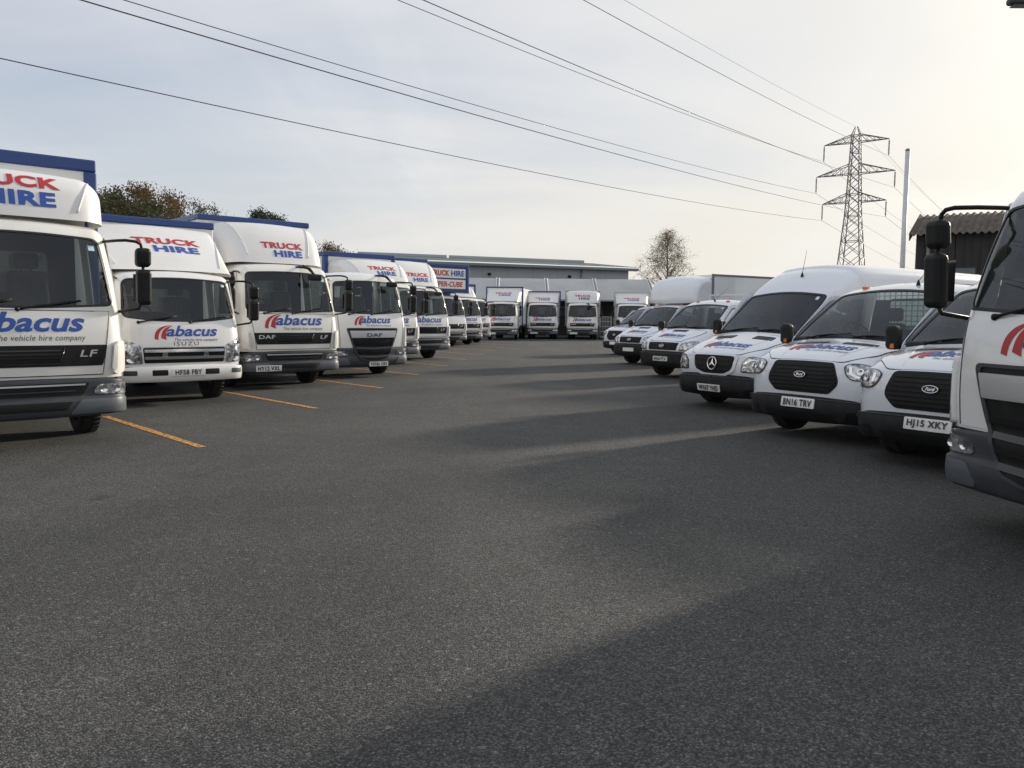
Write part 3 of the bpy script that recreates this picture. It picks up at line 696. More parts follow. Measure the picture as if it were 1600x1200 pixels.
def lorry_c(root, key='lc', txt=None):
    """the smaller lorry with a white bumper, chrome grille bars and tall corner lamps"""
    B = Body([(-.03, .64, .22, 0), (-.01, .85, .22, 0), (-.03, 1.10, .24, 3), (-.08, 1.36, .25, 8), (-.19, 1.70, .24, 14), (-.31, 2.0, .21, 20), (-.38, 2.11, .18, 38), (-.52, 2.19, .15, 66), (-.95, 2.24, .12, 88), (-1.56, 2.24, .11, 90)], 1.0, .075, ys_lorry(1, .93, 1.3, 2.2)); s_ = B.sz
    b0, b1 = s_(1.37), s_(2.075)
    hole = rpoly([(-.93, b0+.07), (-.4, b0-.01), (.4, b0-.01), (.93, b0+.07), (.905, b1-.02), (0, b1), (-.905, b1-.02)], [.13, .4, .4, .13, .12, .8, .12], 6)
    win = rpoly([(-.46, 1.32), (-.52, 1.5), (-.58, 2.02), (-1.25, 2.04), (-1.25, 1.32)], .05, 4)
    zs = frange(1.0, 2.3, .15)
    edge = B.edge(); ar = [p for p in arch(-1.12, .38, .46, 8, 172, 12) if p[1] > .62]
    out = list(edge)+[(-1.56, .62)]+list(reversed(ar))+[(-.40, .62)]
    def shell(mb):
        B.shell(mb, [hole])
        for sg in (1, -1): B.side(mb, out, [win], zs, (), sg)
    part(root, 'cab_body', key+'cab', shell, 'paint')
    for sg in (1, -1):
        def door(mb): B.side(mb, rpoly([(-1.32, .80), (-.52, .95), (-.40, 1.3), (-.50, 2.08), (-1.32, 2.10)], .05, 4), [win], zs, (), sg, .006, -.004)
        d = part(root, 'door', f'{key}door{sg}', door, 'paint')
        part(d, 'door_handle', f'{key}dh{sg}', lambda mb: mb.box(-1.24, -1.06, sg*1.012, sg*1.04, 1.10, 1.15, .01), 'black')
    lorry_glass(root, key, B, hole, win, zs); cab_inside(root, key, B, 1.38, -1.5, None, 2.2, (1.52, 1.92))
    part(root, 'front_panel', key+'fp', lambda mb: B.patch(mb, rpoly([(-.66, s_(.955)), (.66, s_(.955)), (.68, s_(1.285)), (-.68, s_(1.285))], .02, 3), [], .008, -.004), 'paint')
    gr = part(root, 'grille', key+'gr', lambda mb: B.patch(mb, rpoly([(-.64, s_(.70)), (.64, s_(.70)), (.66, s_(.945)), (-.66, s_(.945))], .03, 3), [], .006, -.006), 'gloss_black')
    def bars(mb):
        for z in (.76, .87): B.patch(mb, rpoly([(-.64, s_(z)), (.64, s_(z)), (.64, s_(z)+.045), (-.64, s_(z)+.045)], .01, 2), [], .022, .0)
        for u in (-.33, .33): B.patch(mb, [(u-.05, s_(.76)), (u+.05, s_(.76)), (u+.03, s_(.915)), (u-.03, s_(.915))], [], .014, 0)
    part(gr, 'grille_bar', key+'grb', bars, 'chrome')
    for sg in (1, -1):
        def lampf(mb): B.patch(mb, rpoly([(sg*.66, s_(.69)), (sg*1.10, s_(.69)), (sg*1.12, s_(1.13)), (sg*1.02, s_(1.14)), (sg*.69, s_(.98))], .03, 3), [], .010, -.006)
        hl = part(root, 'headlight', f'{key}hl{sg}', lampf, 'lamp')
        for u, z, r in ((.84, .78, .07), (.90, .99, .045)): part(hl, 'reflector', f'{key}rf{sg}{u}', lambda mb: mb.lathe([(.002, -.006), (r*.6, .0), (r, .012)], 18, B.F(sg*u, s_(z), .006), 'x'), 'chrome')
    C = Body([(-.08, .385, .22, -25), (-.01, .40, .22, 0), (.03, .50, .22, 0), (.025, .60, .22, 0), (.0, .655, .22, 15), (-.04, .67, .2, 50)], 1.03, .08)
    def bump(mb):
        C.shell(mb)
        for sg in (1, -1): C.side(mb, C.edge()+[(-.62, .62), (-.62, .40)], [], (), (), sg)
    bu = part(root, 'bumper', key+'bu', bump, 'paint')
    for i, u in enumerate((-.42, .42)): part(bu, 'air_intake', f'{key}in{i}', lambda mb: C.patch(mb, rpoly([(u-.12, C.sz(.50)), (u+.12, C.sz(.50)), (u+.12, C.sz(.59)), (u-.12, C.sz(.59))], .015, 2), [], .003, -.01), 'black')
    for i, u in enumerate((-.86, .86)): part(bu, 'fog_lamp', f'{key}fg{i}', lambda mb: C.patch(mb, rpoly([(u-.10, C.sz(.51)), (u+.10, C.sz(.51)), (u+.10, C.sz(.585)), (u-.10, C.sz(.585))], .015, 2), [], .003, -.01), 'bumper')
    plate(root, None, txt, lambda x, y, o: C.F(x+.02, C.sz(.545)+y, o), .50, .105)
    part(root, 'lettering', key+'isz', lambda mb: text(mb, 'ISUZU', -.19, s_(.975), .40, .060, B.F, .012, 0, .012, 1.25, B.grid()), 'tag_grey')
    logo(root, key, B, -.48, s_(1.12), 1.02, off=.013)
    wipers(root, key, B, b0+.01, [(-.70, -.10, .06), (.10, .72, .06)])
    part(root, 'windscreen_sticker', key+'stk', lambda mb: B.patch(mb, [(.77, s_(1.96)), (.83, s_(1.96)), (.83, s_(2.005)), (.77, s_(2.005))], [], 0, None), 'sticker')
    lorry_mirrors(root, key, 1.0, 1.95, 1.42, -.30)
    cab_trim(root, key, 1.0, 1.22, -.42)
    wheels(root, key, (-1.12, -4.4), .84, .375, .215, dual=(-4.4,)); underside(root, key, -7.4, -.6)
    return B

def cargo_box(root, key, x0=-1.78, length=6.2, w=1.24, z0=.95, z1=3.45, trim='blue_trim', posts=True, rail=.055, panel='grp', overhang=None):
    """box body; trims stand proud of the panels"""
    x1 = x0-length
    def body(mb):
        mb.box(x1, x0, -w, w, z0, z1, .012, 1)
        if overhang: mb.box(x0-.01, overhang, -w, w, 2.66, z1, .03, 2)
    b = part(root, 'cargo_box', key+'box', body, panel)
    xf = overhang or x0; r = rail; zb = 2.66 if overhang else z0
    def rails(mb):
        mb.box(xf-2*r+.03, xf+.03, -w-.02, w+.02, z1-r*1.3, z1+.03, .025, 3)
        for sg in (1, -1): mb.box(x1-.02, xf-2*r+.028, sg*(w+.018)-.03 if sg > 0 else -w-.018, w+.018 if sg > 0 else sg*(w+.018)+.03, z1-r*1.3, z1+.028, .012, 1)
    part(b, 'top_rail', key+'rail', rails, trim)
    if posts:
        for sg in (1, -1):
            def post(mb): mb.box(xf-2*r+.028, xf+.028, min(sg*(w-r*1.3), sg*(w+.022)), max(sg*(w-r*1.3), sg*(w+.022)), zb, z1-r*1.3+.002, .02, 2)
            part(b, 'corner_post', f'{key}post{sg}', post, trim)
    def skirt(mb):
        for sg in (1, -1): mb.box(x1, x0-.02, min(sg*(w-.02), sg*(w+.015)), max(sg*(w-.02), sg*(w+.015)), z0-.05, z0+.08, .006, 1)
    part(b, 'side_rail', key+'skirt', skirt, trim)
    return b

def deflector(root, key, z0, z1, *, x0=-.52, x1=-1.76, w=1.02, wt=1.16, R=.26, crease=.55, flat=False, steep=False, txt_u=.05, paint='grp', txt_w=1.0, tz=None):
    dz = z1-z0; dx = x1-x0
    if steep: pts = [(x0, z0, R, 4), (x0-.05, z0+dz*.34, R, 8), (x0-.13, z0+dz*.68, R, 18), (x0-.30, z0+dz*.93, R, 48), (x0-.62, z1-.005, R*.9, 80), (x1, z1, R*.8, 88)]
    elif flat: pts = [(x0, z0, R, 20), (x0+dx*.28, z0+dz*.32, R, 38), (x0+dx*.60, z0+dz*.68, R, 42), (x0+dx*.88, z0+dz*.96, R, 50), (x1, z1, R, 70)]
    else: pts = [(x0, z0, R*.8, 5), (x0+dx*.10, z0+dz*.32, R*.8, 10), (x0+dx*.28, z0+dz*.68, R*.8, 22), (x0+dx*.56, z0+dz*.93, R*.75, 52), (x1, z1, R*.7, 78)]
    B = Body(pts, w, .06, lambda x, z: 1+(wt/w-1)*max(0, min(1, (x0-x)/(x0-x1))))
    def f(mb):
        B.shell(mb)
        o = B.edge()+[(x1, z0)]
        for sg in (1, -1): B.side(mb, o, [], frange(z0, z1, .2), frange(x1, x0, .15), sg)
    d = part(root, 'air_deflector', key+'defl', f, paint)
    def ribs(mb):
        for sg in (sgn,):
            mb.tube([B.F(sg*(crease+.16*t), B.L*((.06+.30*t) if steep else (.10+.60*t)), .003) for t in frange(0, 1, .08)], .013, 6)
    for sgn in ((1, -1) if crease else ()): part(d, 'moulded_rib', f'{key}rib{sgn}', ribs, paint)
    g = B.grid(.1, .06); s0 = B.L*(tz if tz is not None else .30); h = txt_w*.165
    part(d, 'lettering', key+'t1', lambda mb: text(mb, 'TRUCK', txt_u-txt_w/2, s0+h*1.25, txt_w, h, B.F, .042, 0, .006, 1.05, g), 'red')
    part(d, 'lettering', key+'t2', lambda mb: text(mb, 'HIRE', txt_u-txt_w*.24, s0, txt_w*.68, h, B.F, .042, 0, .006, 1.05, g), 'blue')
    return B

def lorry(kind, label, pos, h, **k):
    rz = math.atan2(h[1], h[0]); return thing('box_truck' if kind != 'flat' else 'flatbed_truck', label, 'truck', (pos[0], pos[1], 0), rz)

# ------------------------------------------------------------------ vans
def ys_van(nose=.93, top=.86, zb=1.15, zt=2.1, xn=-.8):
    def f(x, z):
        a = 1 if x < xn else nose+(1-nose)*min(1, max(0, (-x/-xn)))**.6
        b = 1 if z < zb else 1+(top-1)*min(1.25, (z-zb)/(zt-zb))
        return a*b
    return f
def van(root, key, pts, w, bow, ys, bum, ws, cab_x, axle, wr, win, grille, lamp, vents, badge, logo_at, txt, plate_uz, rear_x, mirror_x, door, inside, zdash, paint='paint_van', sill=.42, body_side=None, rear_win=None, chrome_ring=False, extra_win=None):
    B = Body(pts, w, bow, ys); s_ = B.sz
    zs = frange(.9, 2.6, .16); xs = frange(-7, 0, .35)
    b0, b1 = B.at(ws[0]), B.at(ws[1]); wb, wt_ = ws[2], ws[3]
    hole = rpoly([(-wb, b0+.05), (-wb*.5, b0+.005), (wb*.5, b0+.005), (wb, b0+.05), (wt_, b1-.03), (0, b1), (-wt_, b1-.03)], [.07, .4, .4, .07, .09, .7, .09], 5)
    edge = B.edge(); z0 = pts[0][1]
    ar = [p for p in arch(axle, wr, wr+.085, -2, 182, 18)]
    ar = [p for p in ar if p[1] >= sill-.002]
    bot = [(rear_x, sill)]
    if body_side: ar2 = [p for p in arch(body_side, wr, wr+.085, -2, 182, 18) if p[1] >= sill-.002]; bot += list(reversed(ar2))
    out = list(edge)+([(rear_x, edge[-1][1])] if rear_x < edge[-1][0]-.02 else [])+bot+list(reversed(ar))+[(edge[0][0]-.005, max(sill, z0))]
    holes = [win]+([extra_win] if extra_win else [])
    def shell(mb):
        B.shell(mb, [hole])
        for sg in (1, -1): B.side(mb, out, holes, zs, xs, sg)
        if not rear_win:
            y = [(p[0], p[1]) for p in edge]; zt = edge[-1][1]+.05
            wv = w*ys(rear_x, 1.0); wtp = w*ys(rear_x, zt)
            mb.add([(rear_x, -wv, sill), (rear_x, wv, sill), (rear_x, wtp, zt), (rear_x, -wtp, zt)], [(0, 1, 2, 3)], False)
    part(root, 'body', key+'shell', shell, paint)
    for sg in (1, -1):
        d = part(root, 'door', f'{key}door{sg}', lambda mb: B.side(mb, rpoly(door, .06, 4), [win], zs, xs, sg, .006, -.004), paint)
        part(d, 'door_handle', f'{key}dh{sg}', lambda mb: mb.box(door[0][0]+.08, door[0][0]+.26, sg*(w*ys(door[0][0], 1.0)+.005), sg*(w+.045), 1.02, 1.075, .012), 'black')
        part(d, 'window_seal', f'{key}wsl{sg}', lambda mb: B.side(mb, [(p[0], p[1]) for p in win], [[((p[0]-sum(q[0] for q in win)/len(win))*.95+sum(q[0] for q in win)/len(win), (p[1]-sum(q[1] for q in win)/len(win))*.92+sum(q[1] for q in win)/len(win)) for p in win]], zs, xs, sg, .010, -.01), 'seal')
        part(root, 'door_window', f'{key}dw{sg}', lambda mb: B.side(mb, win, [], zs, xs, sg, -.008), 'glass')
        if extra_win: part(root, 'side_window', f'{key}xw{sg}', lambda mb: B.side(mb, extra_win, [], zs, xs, sg, -.006), 'glass_dark')
    def seal(mb):
        c = (0, (b0+b1)/2); inner = [(p[0]*.955, c[1]+(p[1]-c[1])*.93) for p in hole]; outer = [(p[0]*1.012, c[1]+(p[1]-c[1])*1.02) for p in hole]
        B.patch(mb, outer, [inner], .004, -.012)
    part(root, 'windscreen_seal', key+'seal', seal, 'seal')
    part(root, 'windscreen', key+'ws', lambda mb: B.patch(mb, hole, [], -.003, None), 'glass')
    # cowl under the windscreen
    part(root, 'cowl', key+'cowl', lambda mb: B.patch(mb, rpoly([(-wb*1.0, b0+.045), (-wb*.55, b0-.03), (wb*.55, b0-.03), (wb*1.0, b0+.045), (wb*.9, b0+.07), (wb*.5, b0+.03), (-wb*.5, b0+.03), (-wb*.9, b0+.07)], .02, 3), [], .010, -.004), 'black')
    wipers(root, key, B, b0+.02, [(-.62, .02, .05), (.10, .66, .05)])
    # bonnet with shut line
    bn = part(root, 'bonnet', key+'bon', lambda mb: B.patch(mb, rpoly(inside['bonnet'](B), .06, 4), [], .007, -.003), paint)
    bo = rpoly(inside['bonnet'](B), .06, 4)
    part(bn, 'shut_line', key+'shut', lambda mb: mb.tube([B.F(p[0]*1.006, p[1], .004) for k, p in enumerate(bo) if True]+[B.F(bo[0][0]*1.006, bo[0][1], .004)], .0055, 5, False), 'seal')
    for sg in (1, -1): part(bn, 'bonnet_crease', f'{key}cr{sg}', lambda mb: mb.tube([B.F(sg*(.40+.20*q), B.at(3.05+1.6*q), .003) for q in frange(0, 1, .1)], [.004]+[.011]*9+[.004], 6), paint)
    for i, u in enumerate(vents):
        part(bn, 'bonnet_vent', f'{key}vent{i}', lambda mb: B.patch(mb, rpoly([(u[0], B.at(u[2])), (u[1], B.at(u[2])), (u[1]-.02*(1 if u[0] > 0 else -1), B.at(u[3])), (u[0], B.at(u[3]))], .02, 3), [], .012, 0), 'black')
    if logo_at: logo(bn, key, B, *logo_at, off=.012, hs=1.25)
    # grille
    gp = [(u, s_(z)) for u, z in grille['p']]
    gr = part(root, 'grille', key+'gr', lambda mb: B.patch(mb, rpoly(gp, grille['r'], 5), [], .006, -.008), 'black')
    gc = (0, sum(p[1] for p in gp)/len(gp))
    def slats(mb):
        zlo, zhi = min(z for u, z in grille['p'])+.03, max(z for u, z in grille['p'])-.03; n = grille['n']
        for i in range(n):
            z = zlo+(zhi-zlo)*(i+.5)/n; hw = .1
            for (ua, za), (ub, zb) in zip(grille['p'], grille['p'][1:]+grille['p'][:1]):
                if (za-z)*(zb-z) <= 0 and abs(za-zb) > 1e-6: hw = max(hw, abs(ua+(ub-ua)*(z-za)/(zb-za)))
            B.patch(mb, [(-hw*.93, s_(z)-.010), (hw*.93, s_(z)-.010), (hw*.93, s_(z)+.012), (-hw*.93, s_(z)+.012)], [], .020, .0, .2)
    part(gr, 'grille_slat', key+'slat', slats, 'bumper_van')
    if chrome_ring: part(gr, 'grille_surround', key+'ring', lambda mb: B.patch(mb, rpoly([(p[0]*1.13, gc[1]+(p[1]-gc[1])*1.2-.012) for p in gp], grille['r'], 5), [rpoly(gp, grille['r'], 5)], .022, -.004), paint)
    if badge:
        bu_, bz = badge[1], badge[2]
        if badge[0] == 'oval':
            ov = [(bu_+.085*math.cos(2*PI*i/28), s_(bz)+.034*math.sin(2*PI*i/28)) for i in range(28)]
            bd = part(gr, 'badge', key+'badge', lambda mb: B.patch(mb, ov, [], .030, 0), 'badge_blue')
            part(bd, 'badge_rim', key+'bdr', lambda mb: mb.tube([B.F(p[0], p[1], .031) for p in ov+ov[:1]], .006, 6, False), 'chrome')
            part(bd, 'lettering', key+'bdl', lambda mb: text(mb, 'Ford', bu_-.052, s_(bz)-.015, .104, .032, B.F, .01, .35, .033), 'chrome')
        else:
            def star(mb):
                r = .098; c = (bu_, s_(bz))
                mb.tube([B.F(c[0]+r*math.cos(2*PI*i/30), c[1]+r*math.sin(2*PI*i/30), .034) for i in range(31)], .010, 8, False)
                for a in (90, 210, 330):
                    p = B.F(c[0]+r*math.cos(R_(a)), c[1]+r*math.sin(R_(a)), .034); o = B.F(*c, .040)
                    q1 = B.F(c[0]+.022*math.cos(R_(a+75)), c[1]+.022*math.sin(R_(a+75)), .034); q2 = B.F(c[0]+.022*math.cos(R_(a-75)), c[1]+.022*math.sin(R_(a-75)), .034)
                    mb.add([o, p, q1, q2], [(0, 1, 2), (0, 1, 3)], False)
            part(gr, 'badge', key+'badge', star, 'chrome')
    # headlights
    for sg in (1, -1):
        lp = [(sg*u, s_(z) if z < 5 else B.at(z-10)) for u, z in lamp['p']]
        hl = part(root, 'headlight', f'{key}hl{sg}', lambda mb: B.patch(mb, rpoly(lp, lamp['r'], 4), [], .010, -.006), 'lamp')
        lc = (sum(p[0] for p in lp)/len(lp), sum(p[1] for p in lp)/len(lp))
        part(hl, 'lamp_bezel', f'{key}hb{sg}', lambda mb: B.patch(mb, rpoly([(lc[0]+(p[0]-lc[0])*1.025, lc[1]+(p[1]-lc[1])*1.035) for p in lp], lamp['r'], 4), [rpoly([(lc[0]+(p[0]-lc[0])*.975, lc[1]+(p[1]-lc[1])*.965) for p in lp], lamp['r'], 4)], .0125, -.004), 'gloss_black')
        if 'strip' in lamp: part(hl, 'chrome_strip', f'{key}cs{sg}', lambda mb: B.patch(mb, [(sg*u, s_(z)) for u, z in lamp['strip']], [], .0135, .005), 'chrome')
        for u, z, r in lamp['b']:
            def bowls(mb):
                S = s_(z); p = B.F(sg*u, S, .004); n = (B.F(sg*u, S, .02)-p).normalized(); q = n.to_track_quat('X', 'Z')
                t = MB(); t.lathe([(.002, .004), (r*.6, .008), (r*.95, .018), (r, .014)], 18, (0, 0, 0), 'x'); mb.add([p+q @ Vector(v) for v in t.v], t.f)
            part(hl, 'reflector', f'{key}rf{sg}{u}', bowls, 'chrome')
    # bumper
    C = Body(bum, w*1.0, bow*1.05, ys)
    def bump(mb):
        C.shell(mb); e = C.edge(); ra = [p for p in arch(axle, wr, wr+.085, 0, 80, 8) if p[1] <= e[-1][1]+.02 and p[1] >= bum[0][1]]
        for sg in (1, -1): C.side(mb, e+list(reversed(ra)) if ra else e+[(axle+wr+.09, e[-1][1]), (axle+wr+.09, e[0][1])], [], (), (), sg, .004)
    bu = part(root, 'bumper', key+'bu', bump, 'bumper_van')
    part(bu, 'lower_intake', key+'lin', lambda mb: C.patch(mb, rpoly([(-.52, C.sz(bum[0][1]+.05)), (.52, C.sz(bum[0][1]+.05)), (.58, C.sz(bum[0][1]+.13)), (-.58, C.sz(bum[0][1]+.13))], .03, 3), [], .004, -.006), 'black')
    for sg in (1, -1):
        fz = bum[0][1]+.12
        part(bu, 'fog_lamp_recess', f'{key}fr{sg}', lambda mb: C.patch(mb, rpoly([(sg*.66, C.sz(fz-.05)), (sg*.90, C.sz(fz-.04)), (sg*.93, C.sz(fz+.06)), (sg*.70, C.sz(fz+.05))], .03, 3), [], .004, -.01), 'gloss_black')
        part(bu, 'bumper_edge', f'{key}be{sg}', lambda mb: mb.tube([C.F(sg*q, C.L*.86, .002) for q in frange(.02, C.um(C.L*.8), .06)], .008, 6), 'bumper')
    if txt is not None: plate(root, None, txt, lambda x, y, o: C.F(plate_uz[0]+x, C.sz(plate_uz[1])+y, o))
    # mirrors
    mx, mz = mirror_x
    for sg in (1, -1):
        y0 = w*ys(mx, mz)
        def mir(mb):
            mb.tube([(mx, sg*(y0-.02), mz-.06), (mx+.03, sg*(y0+.12), mz-.03)], .035, 8)
            mb.box(-.075, .085, -.08, .08, -.05, .23, .055, 5, lambda v: Vector((mx+.05+v.x*(1-.6*v.z), sg*(y0+.155)+v.y*(1-.25*v.z)+sg*.06*v.z, mz-.02+v.z)))
        mr = part(root, 'mirror', f'{key}mir{sg}', mir, 'black')
        part(mr, 'indicator', f'{key}ind{sg}', lambda mb: mb.box(mx+.085, mx+.135, sg*(y0+.135)-.03, sg*(y0+.135)+.03, mz-.055, mz+.01, .015, 2), 'amber')
        part(mr, 'mirror_glass', f'{key}mgl{sg}', lambda mb: mb.box(mx-.032, mx-.026, sg*(y0+.165)-.055, sg*(y0+.165)+.055, mz+.0, mz+.17), 'chrome')
    # cab inside
    def dash(mb):
        mb.box(cab_x+.95, B.F(0, b0).x+.02, -w*.86, w*.86, zdash-.32, zdash-.02, .06, 3); mb.box(cab_x+.93, cab_x+1.25, -.70, -.25, zdash-.1, zdash+.07, .04, 3)
    part(root, 'dashboard', key+'dash', dash, 'interior')
    def floor(mb):
        mb.box(rear_x+.05, pts[2][0]-.1, -w*.88, w*.88, sill+.04, sill+.10)
        mb.box(pts[2][0]-.5, pts[1][0]-.42, -w*.75, w*.75, bum[0][1]+.05, zdash-.45)
    part(root, 'floor_pan', key+'floor', floor, 'chassis')
    seats(root, key, cab_x+.42, zdash-.42, (-.52, .30, .62), .42, .60); steering(root, key, (cab_x+.90, -.50, zdash+.02), .19, 28)
    wy = w*ys(cab_x, 1.4)*.97; zt = min(edge[-1][1], inside.get('wall_top', 9))-.02
    wl_ = [(-wy, sill+.1), (wy, sill+.1), (wy*.98, 1.2), (wy*inside.get('wt', .86), zt), (-wy*inside.get('wt', .86), zt), (-wy*.98, 1.2)]
    rw = rpoly([(-.60, rear_win[0]), (.60, rear_win[0]), (.58, rear_win[1]), (-.58, rear_win[1])], .06, 4) if rear_win else None
    part(root, 'cab_rear_wall', key+'cwall', lambda mb: sheet(mb, wl_, [rw] if rw else [], [], [], lambda a, b, o: Vector((cab_x+o, a, b)), 0, .03), 'headlining' if not rear_win else 'interior')
    if rw: part(root, 'rear_window', key+'rwin', lambda mb: sheet(mb, rw, [], [], [], lambda a, b, o: Vector((cab_x+.012+o, a, b))), 'glass')
    part(root, 'windscreen_sticker', key+'stk', lambda mb: B.patch(mb, [(wt_*.80, b1-.17), (wt_*.87, b1-.17), (wt_*.87, b1-.09), (wt_*.80, b1-.09)], [], .0, None), 'sticker')
    return B
def aerial(root, key, p, lean=(-.12, 0, .42)):
    def f(mb):
        p0 = Vector(p); mb.lathe([(.03, -.01), (.026, .02), (.010, .07)], 10, p, 'z'); mb.tube([p0+Vector((0, 0, .05)), p0+Vector(lean)], [.005, .003], 5)
    part(root, 'aerial', key+'aer', f, 'black')
def roof_markers(root, key, B, x, us):
    for i, u in enumerate(us):
        part(root, 'marker_lamp', f'{key}mk{i}', lambda mb: mb.box(-.05, .05, -.035, .035, -.01, .028, .012, 2, lambda v: v+B.F(u, B.sx(x), 0)), 'amber')

# ------------------------------------------------------------------ ground
def ground_mesh(mb):
    xs = [-3000, -300, -60, -20, -8, -3, 0, 3, 8, 20, 60, 300, 3000]; ys = [-3000, -200, -20, 0, 4, 8, 14, 22, 34, 60, 120, 400, 3000]
    for i, y in enumerate(ys): pass
    vs = [(x, y, 0) for y in ys for x in xs]; n = len(xs)
    mb.add(vs, [(j*n+i, j*n+i+1, (j+1)*n+i+1, (j+1)*n+i) for j in range(len(ys)-1) for i in range(n-1)], False)
single('ground', ground_mesh, 'asphalt', kind='structure')

# bay lines: measured spacing 2.9 m, running along the parked lorries
DV = Vector((.665, -.747)).normalized(); NV = Vector((-DV.y, DV.x))
LINE = {0: (-9.14, 3.6), 1: (-11.9, 3.9), 2: (-14.47, 3.4), 3: (-17.30, 3.2), 4: (-19.9, 3.2), 5: (-22.6, 3.2), 6: (-25.2, 3.4), 7: (-27.9, 3.4), 8: (-30.6, 3.4), 9: (-33.2, 3.4)}
LN = ['nearest', 'second nearest', 'third nearest', 'fourth nearest', 'fifth nearest', 'sixth nearest', 'seventh nearest', 'eighth nearest', 'ninth nearest', 'farthest']
for k, (de, ln) in LINE.items():
    nn = 3.51+2.9*k
    def f(mb):
        random.seed(k); hw = .05; st = frange(0, ln, .25); vs = []
        for s in st:
            for q in (-1, 1):
                p = NV*(nn+q*(hw+random.uniform(-.004, .004))) + DV*(de-s); vs.append((p.x, p.y, .004))
        mb.add(vs, [(2*i, 2*i+1, 2*i+3, 2*i+2) for i in range(len(st)-1)])
    o = single('bay_line', f, 'yellow_line', f'{LN[k]} yellow painted bay line on the asphalt by the left lorries', 'road marking', 'yellow parking bay lines')

# ------------------------------------------------------------------ left row of lorries
def at_left(n, d): p = NV*n+DV*d; return (p.x, p.y)
hL = (DV.x, DV.y)
t = lorry('box', 'white box truck cut off by the left edge, blue rail round its box', at_left(1.95, -9.98), hL)
lorry_a(t, 'la', '', True); cargo_box(t, 'bxA', z1=3.42, rail=.10)
deflector(t, 'dfA', 2.535, 3.10, x0=-.46, x1=-1.72, w=1.0, wt=1.13, R=.26, crease=.70, steep=True, tz=.08, txt_w=1.06, txt_u=.02)

t = lorry('box', 'white box truck with white bumper, chrome grille bars and plate HF58 FBY', at_left(4.98, -13.55), hL)
lorry_c(t, 'lc', 'HF58 FBY'); cargo_box(t, 'bxC', x0=-1.70, length=5.6, z1=3.13, w=1.16, rail=.075, posts=False)
deflector(t, 'dfC', 2.20, 3.02, x0=-.50, x1=-1.66, w=1.04, wt=1.10, R=.13, crease=.84, flat=True, tz=.36, txt_w=1.10, txt_u=.12)

t = lorry('box', 'white box truck with tall domed roof deflector and plate HY12 VXL', at_left(7.86, -15.41), hL)
lorry_a(t, 'la', 'HY12 VXL', True, fm=True); cargo_box(t, 'bxD', z1=3.52, rail=.07, posts=False)
deflector(t, 'dfD', 2.54, 3.44, x0=-.62, x1=-1.76, w=1.03, wt=1.16, R=.32, crease=.66, tz=.09, txt_w=.92, txt_u=.12)

t = lorry('flat', 'white lorry with deep black grille, silver bar and plate HX66 OES', at_left(10.76, -17.09), hL)
lorry_b(t, 'lb', 'HX66 OES')
def bed(mb):
    mb.box(-7.4, -1.8, -1.2, 1.2, .92, 1.04, .01, 1); mb.box(-7.4, -1.8, -1.2, -1.16, 1.04, 1.42, .006, 1); mb.box(-7.4, -1.8, 1.16, 1.2, 1.04, 1.42, .006, 1)
part(t, 'flat_bed', 'bedB', bed, 'steel')
def headb(mb):
    mb.box(-1.86, -1.80, -1.16, 1.16, 1.04, 1.95, .006, 1)
    for y in (-1.14, 1.14): mb.box(-1.87, -1.79, y-.03, y+.03, 1.0, 2.1, .004, 1)
part(t, 'headboard', 'headB', headb, 'steel')

t = lorry('box', 'white box truck half hidden behind the lorry with the deep black grille', at_left(13.66, -20.67), hL)
lorry_a(t, 'la', '', True); cargo_box(t, 'bxE', z1=3.38, rail=.09)
deflector(t, 'dfE', 2.535, 3.22, x0=-.46, x1=-1.74, w=1.02, wt=1.14, R=.32, crease=.70, tz=.12, txt_w=.95, txt_u=.10)

t = lorry('box', 'white box truck just before the super-cube lorry, domed deflector, left row', at_left(16.6, -22.97), hL)
lorry_a(t, 'la', '', True, paint='paint', fm=True); cargo_box(t, 'bxD', z1=3.52, rail=.07, posts=False)
deflector(t, 'dfD', 2.54, 3.44, x0=-.62, x1=-1.76, w=1.03, wt=1.16, R=.32, crease=.66, tz=.09, txt_w=.92, txt_u=.12)

t = lorry('box', 'lorry with a big blue super-cube box jutting over its plain white cab', at_left(24.5, -31.96), hL)
lorry_a(t, 'la', '', False, paint='paint'); b = cargo_box(t, 'bxS', x0=-1.75, z1=4.0, w=1.27, overhang=-.30, rail=.09, panel='blue_trim', length=7.0)
for i, (za, zb) in enumerate(((3.36, 3.80), (2.84, 3.28))):
    s = part(b, 'sign_panel', f'sgn{i}', lambda mb: mb.box(-.32, -.272, -1.10, 1.06, za, zb, .004, 1), 'plate')
    fm = lambda x, y, o: Vector((-.27+o, x, y))
    if i == 0:
        part(s, 'lettering', 'sg1', lambda mb: text(mb, 'TRUCK', -1.05, za+.09, 1.12, .27, fm, .04, 0, .004), 'red')
        part(s, 'lettering', 'sg2', lambda mb: text(mb, 'HIRE', .16, za+.09, .82, .27, fm, .04, 0, .004), 'blue')
    else: part(s, 'lettering', 'sg3', lambda mb: text(mb, 'SUPER-CUBE', -1.0, za+.09, 1.9, .26, fm, .03, .22, .004), 'red')

t = lorry('box', 'white box truck behind the super-cube lorry, second from far end of left row', at_left(27.2, -34.01), hL)
lorry_a(t, 'la', '', True, paint='paint'); cargo_box(t, 'bxE', z1=3.38, rail=.09); deflector(t, 'dfE', 2.535, 3.22, x0=-.46, x1=-1.74, w=1.02, wt=1.14, R=.32, crease=.70, tz=.12, txt_w=.95, txt_u=.10)
t = lorry('box', 'white box truck at the far end of the left row', at_left(29.9, -36.53), hL)
lorry_a(t, 'la', '', True, paint='paint'); cargo_box(t, 'bxE', z1=3.38, rail=.09)

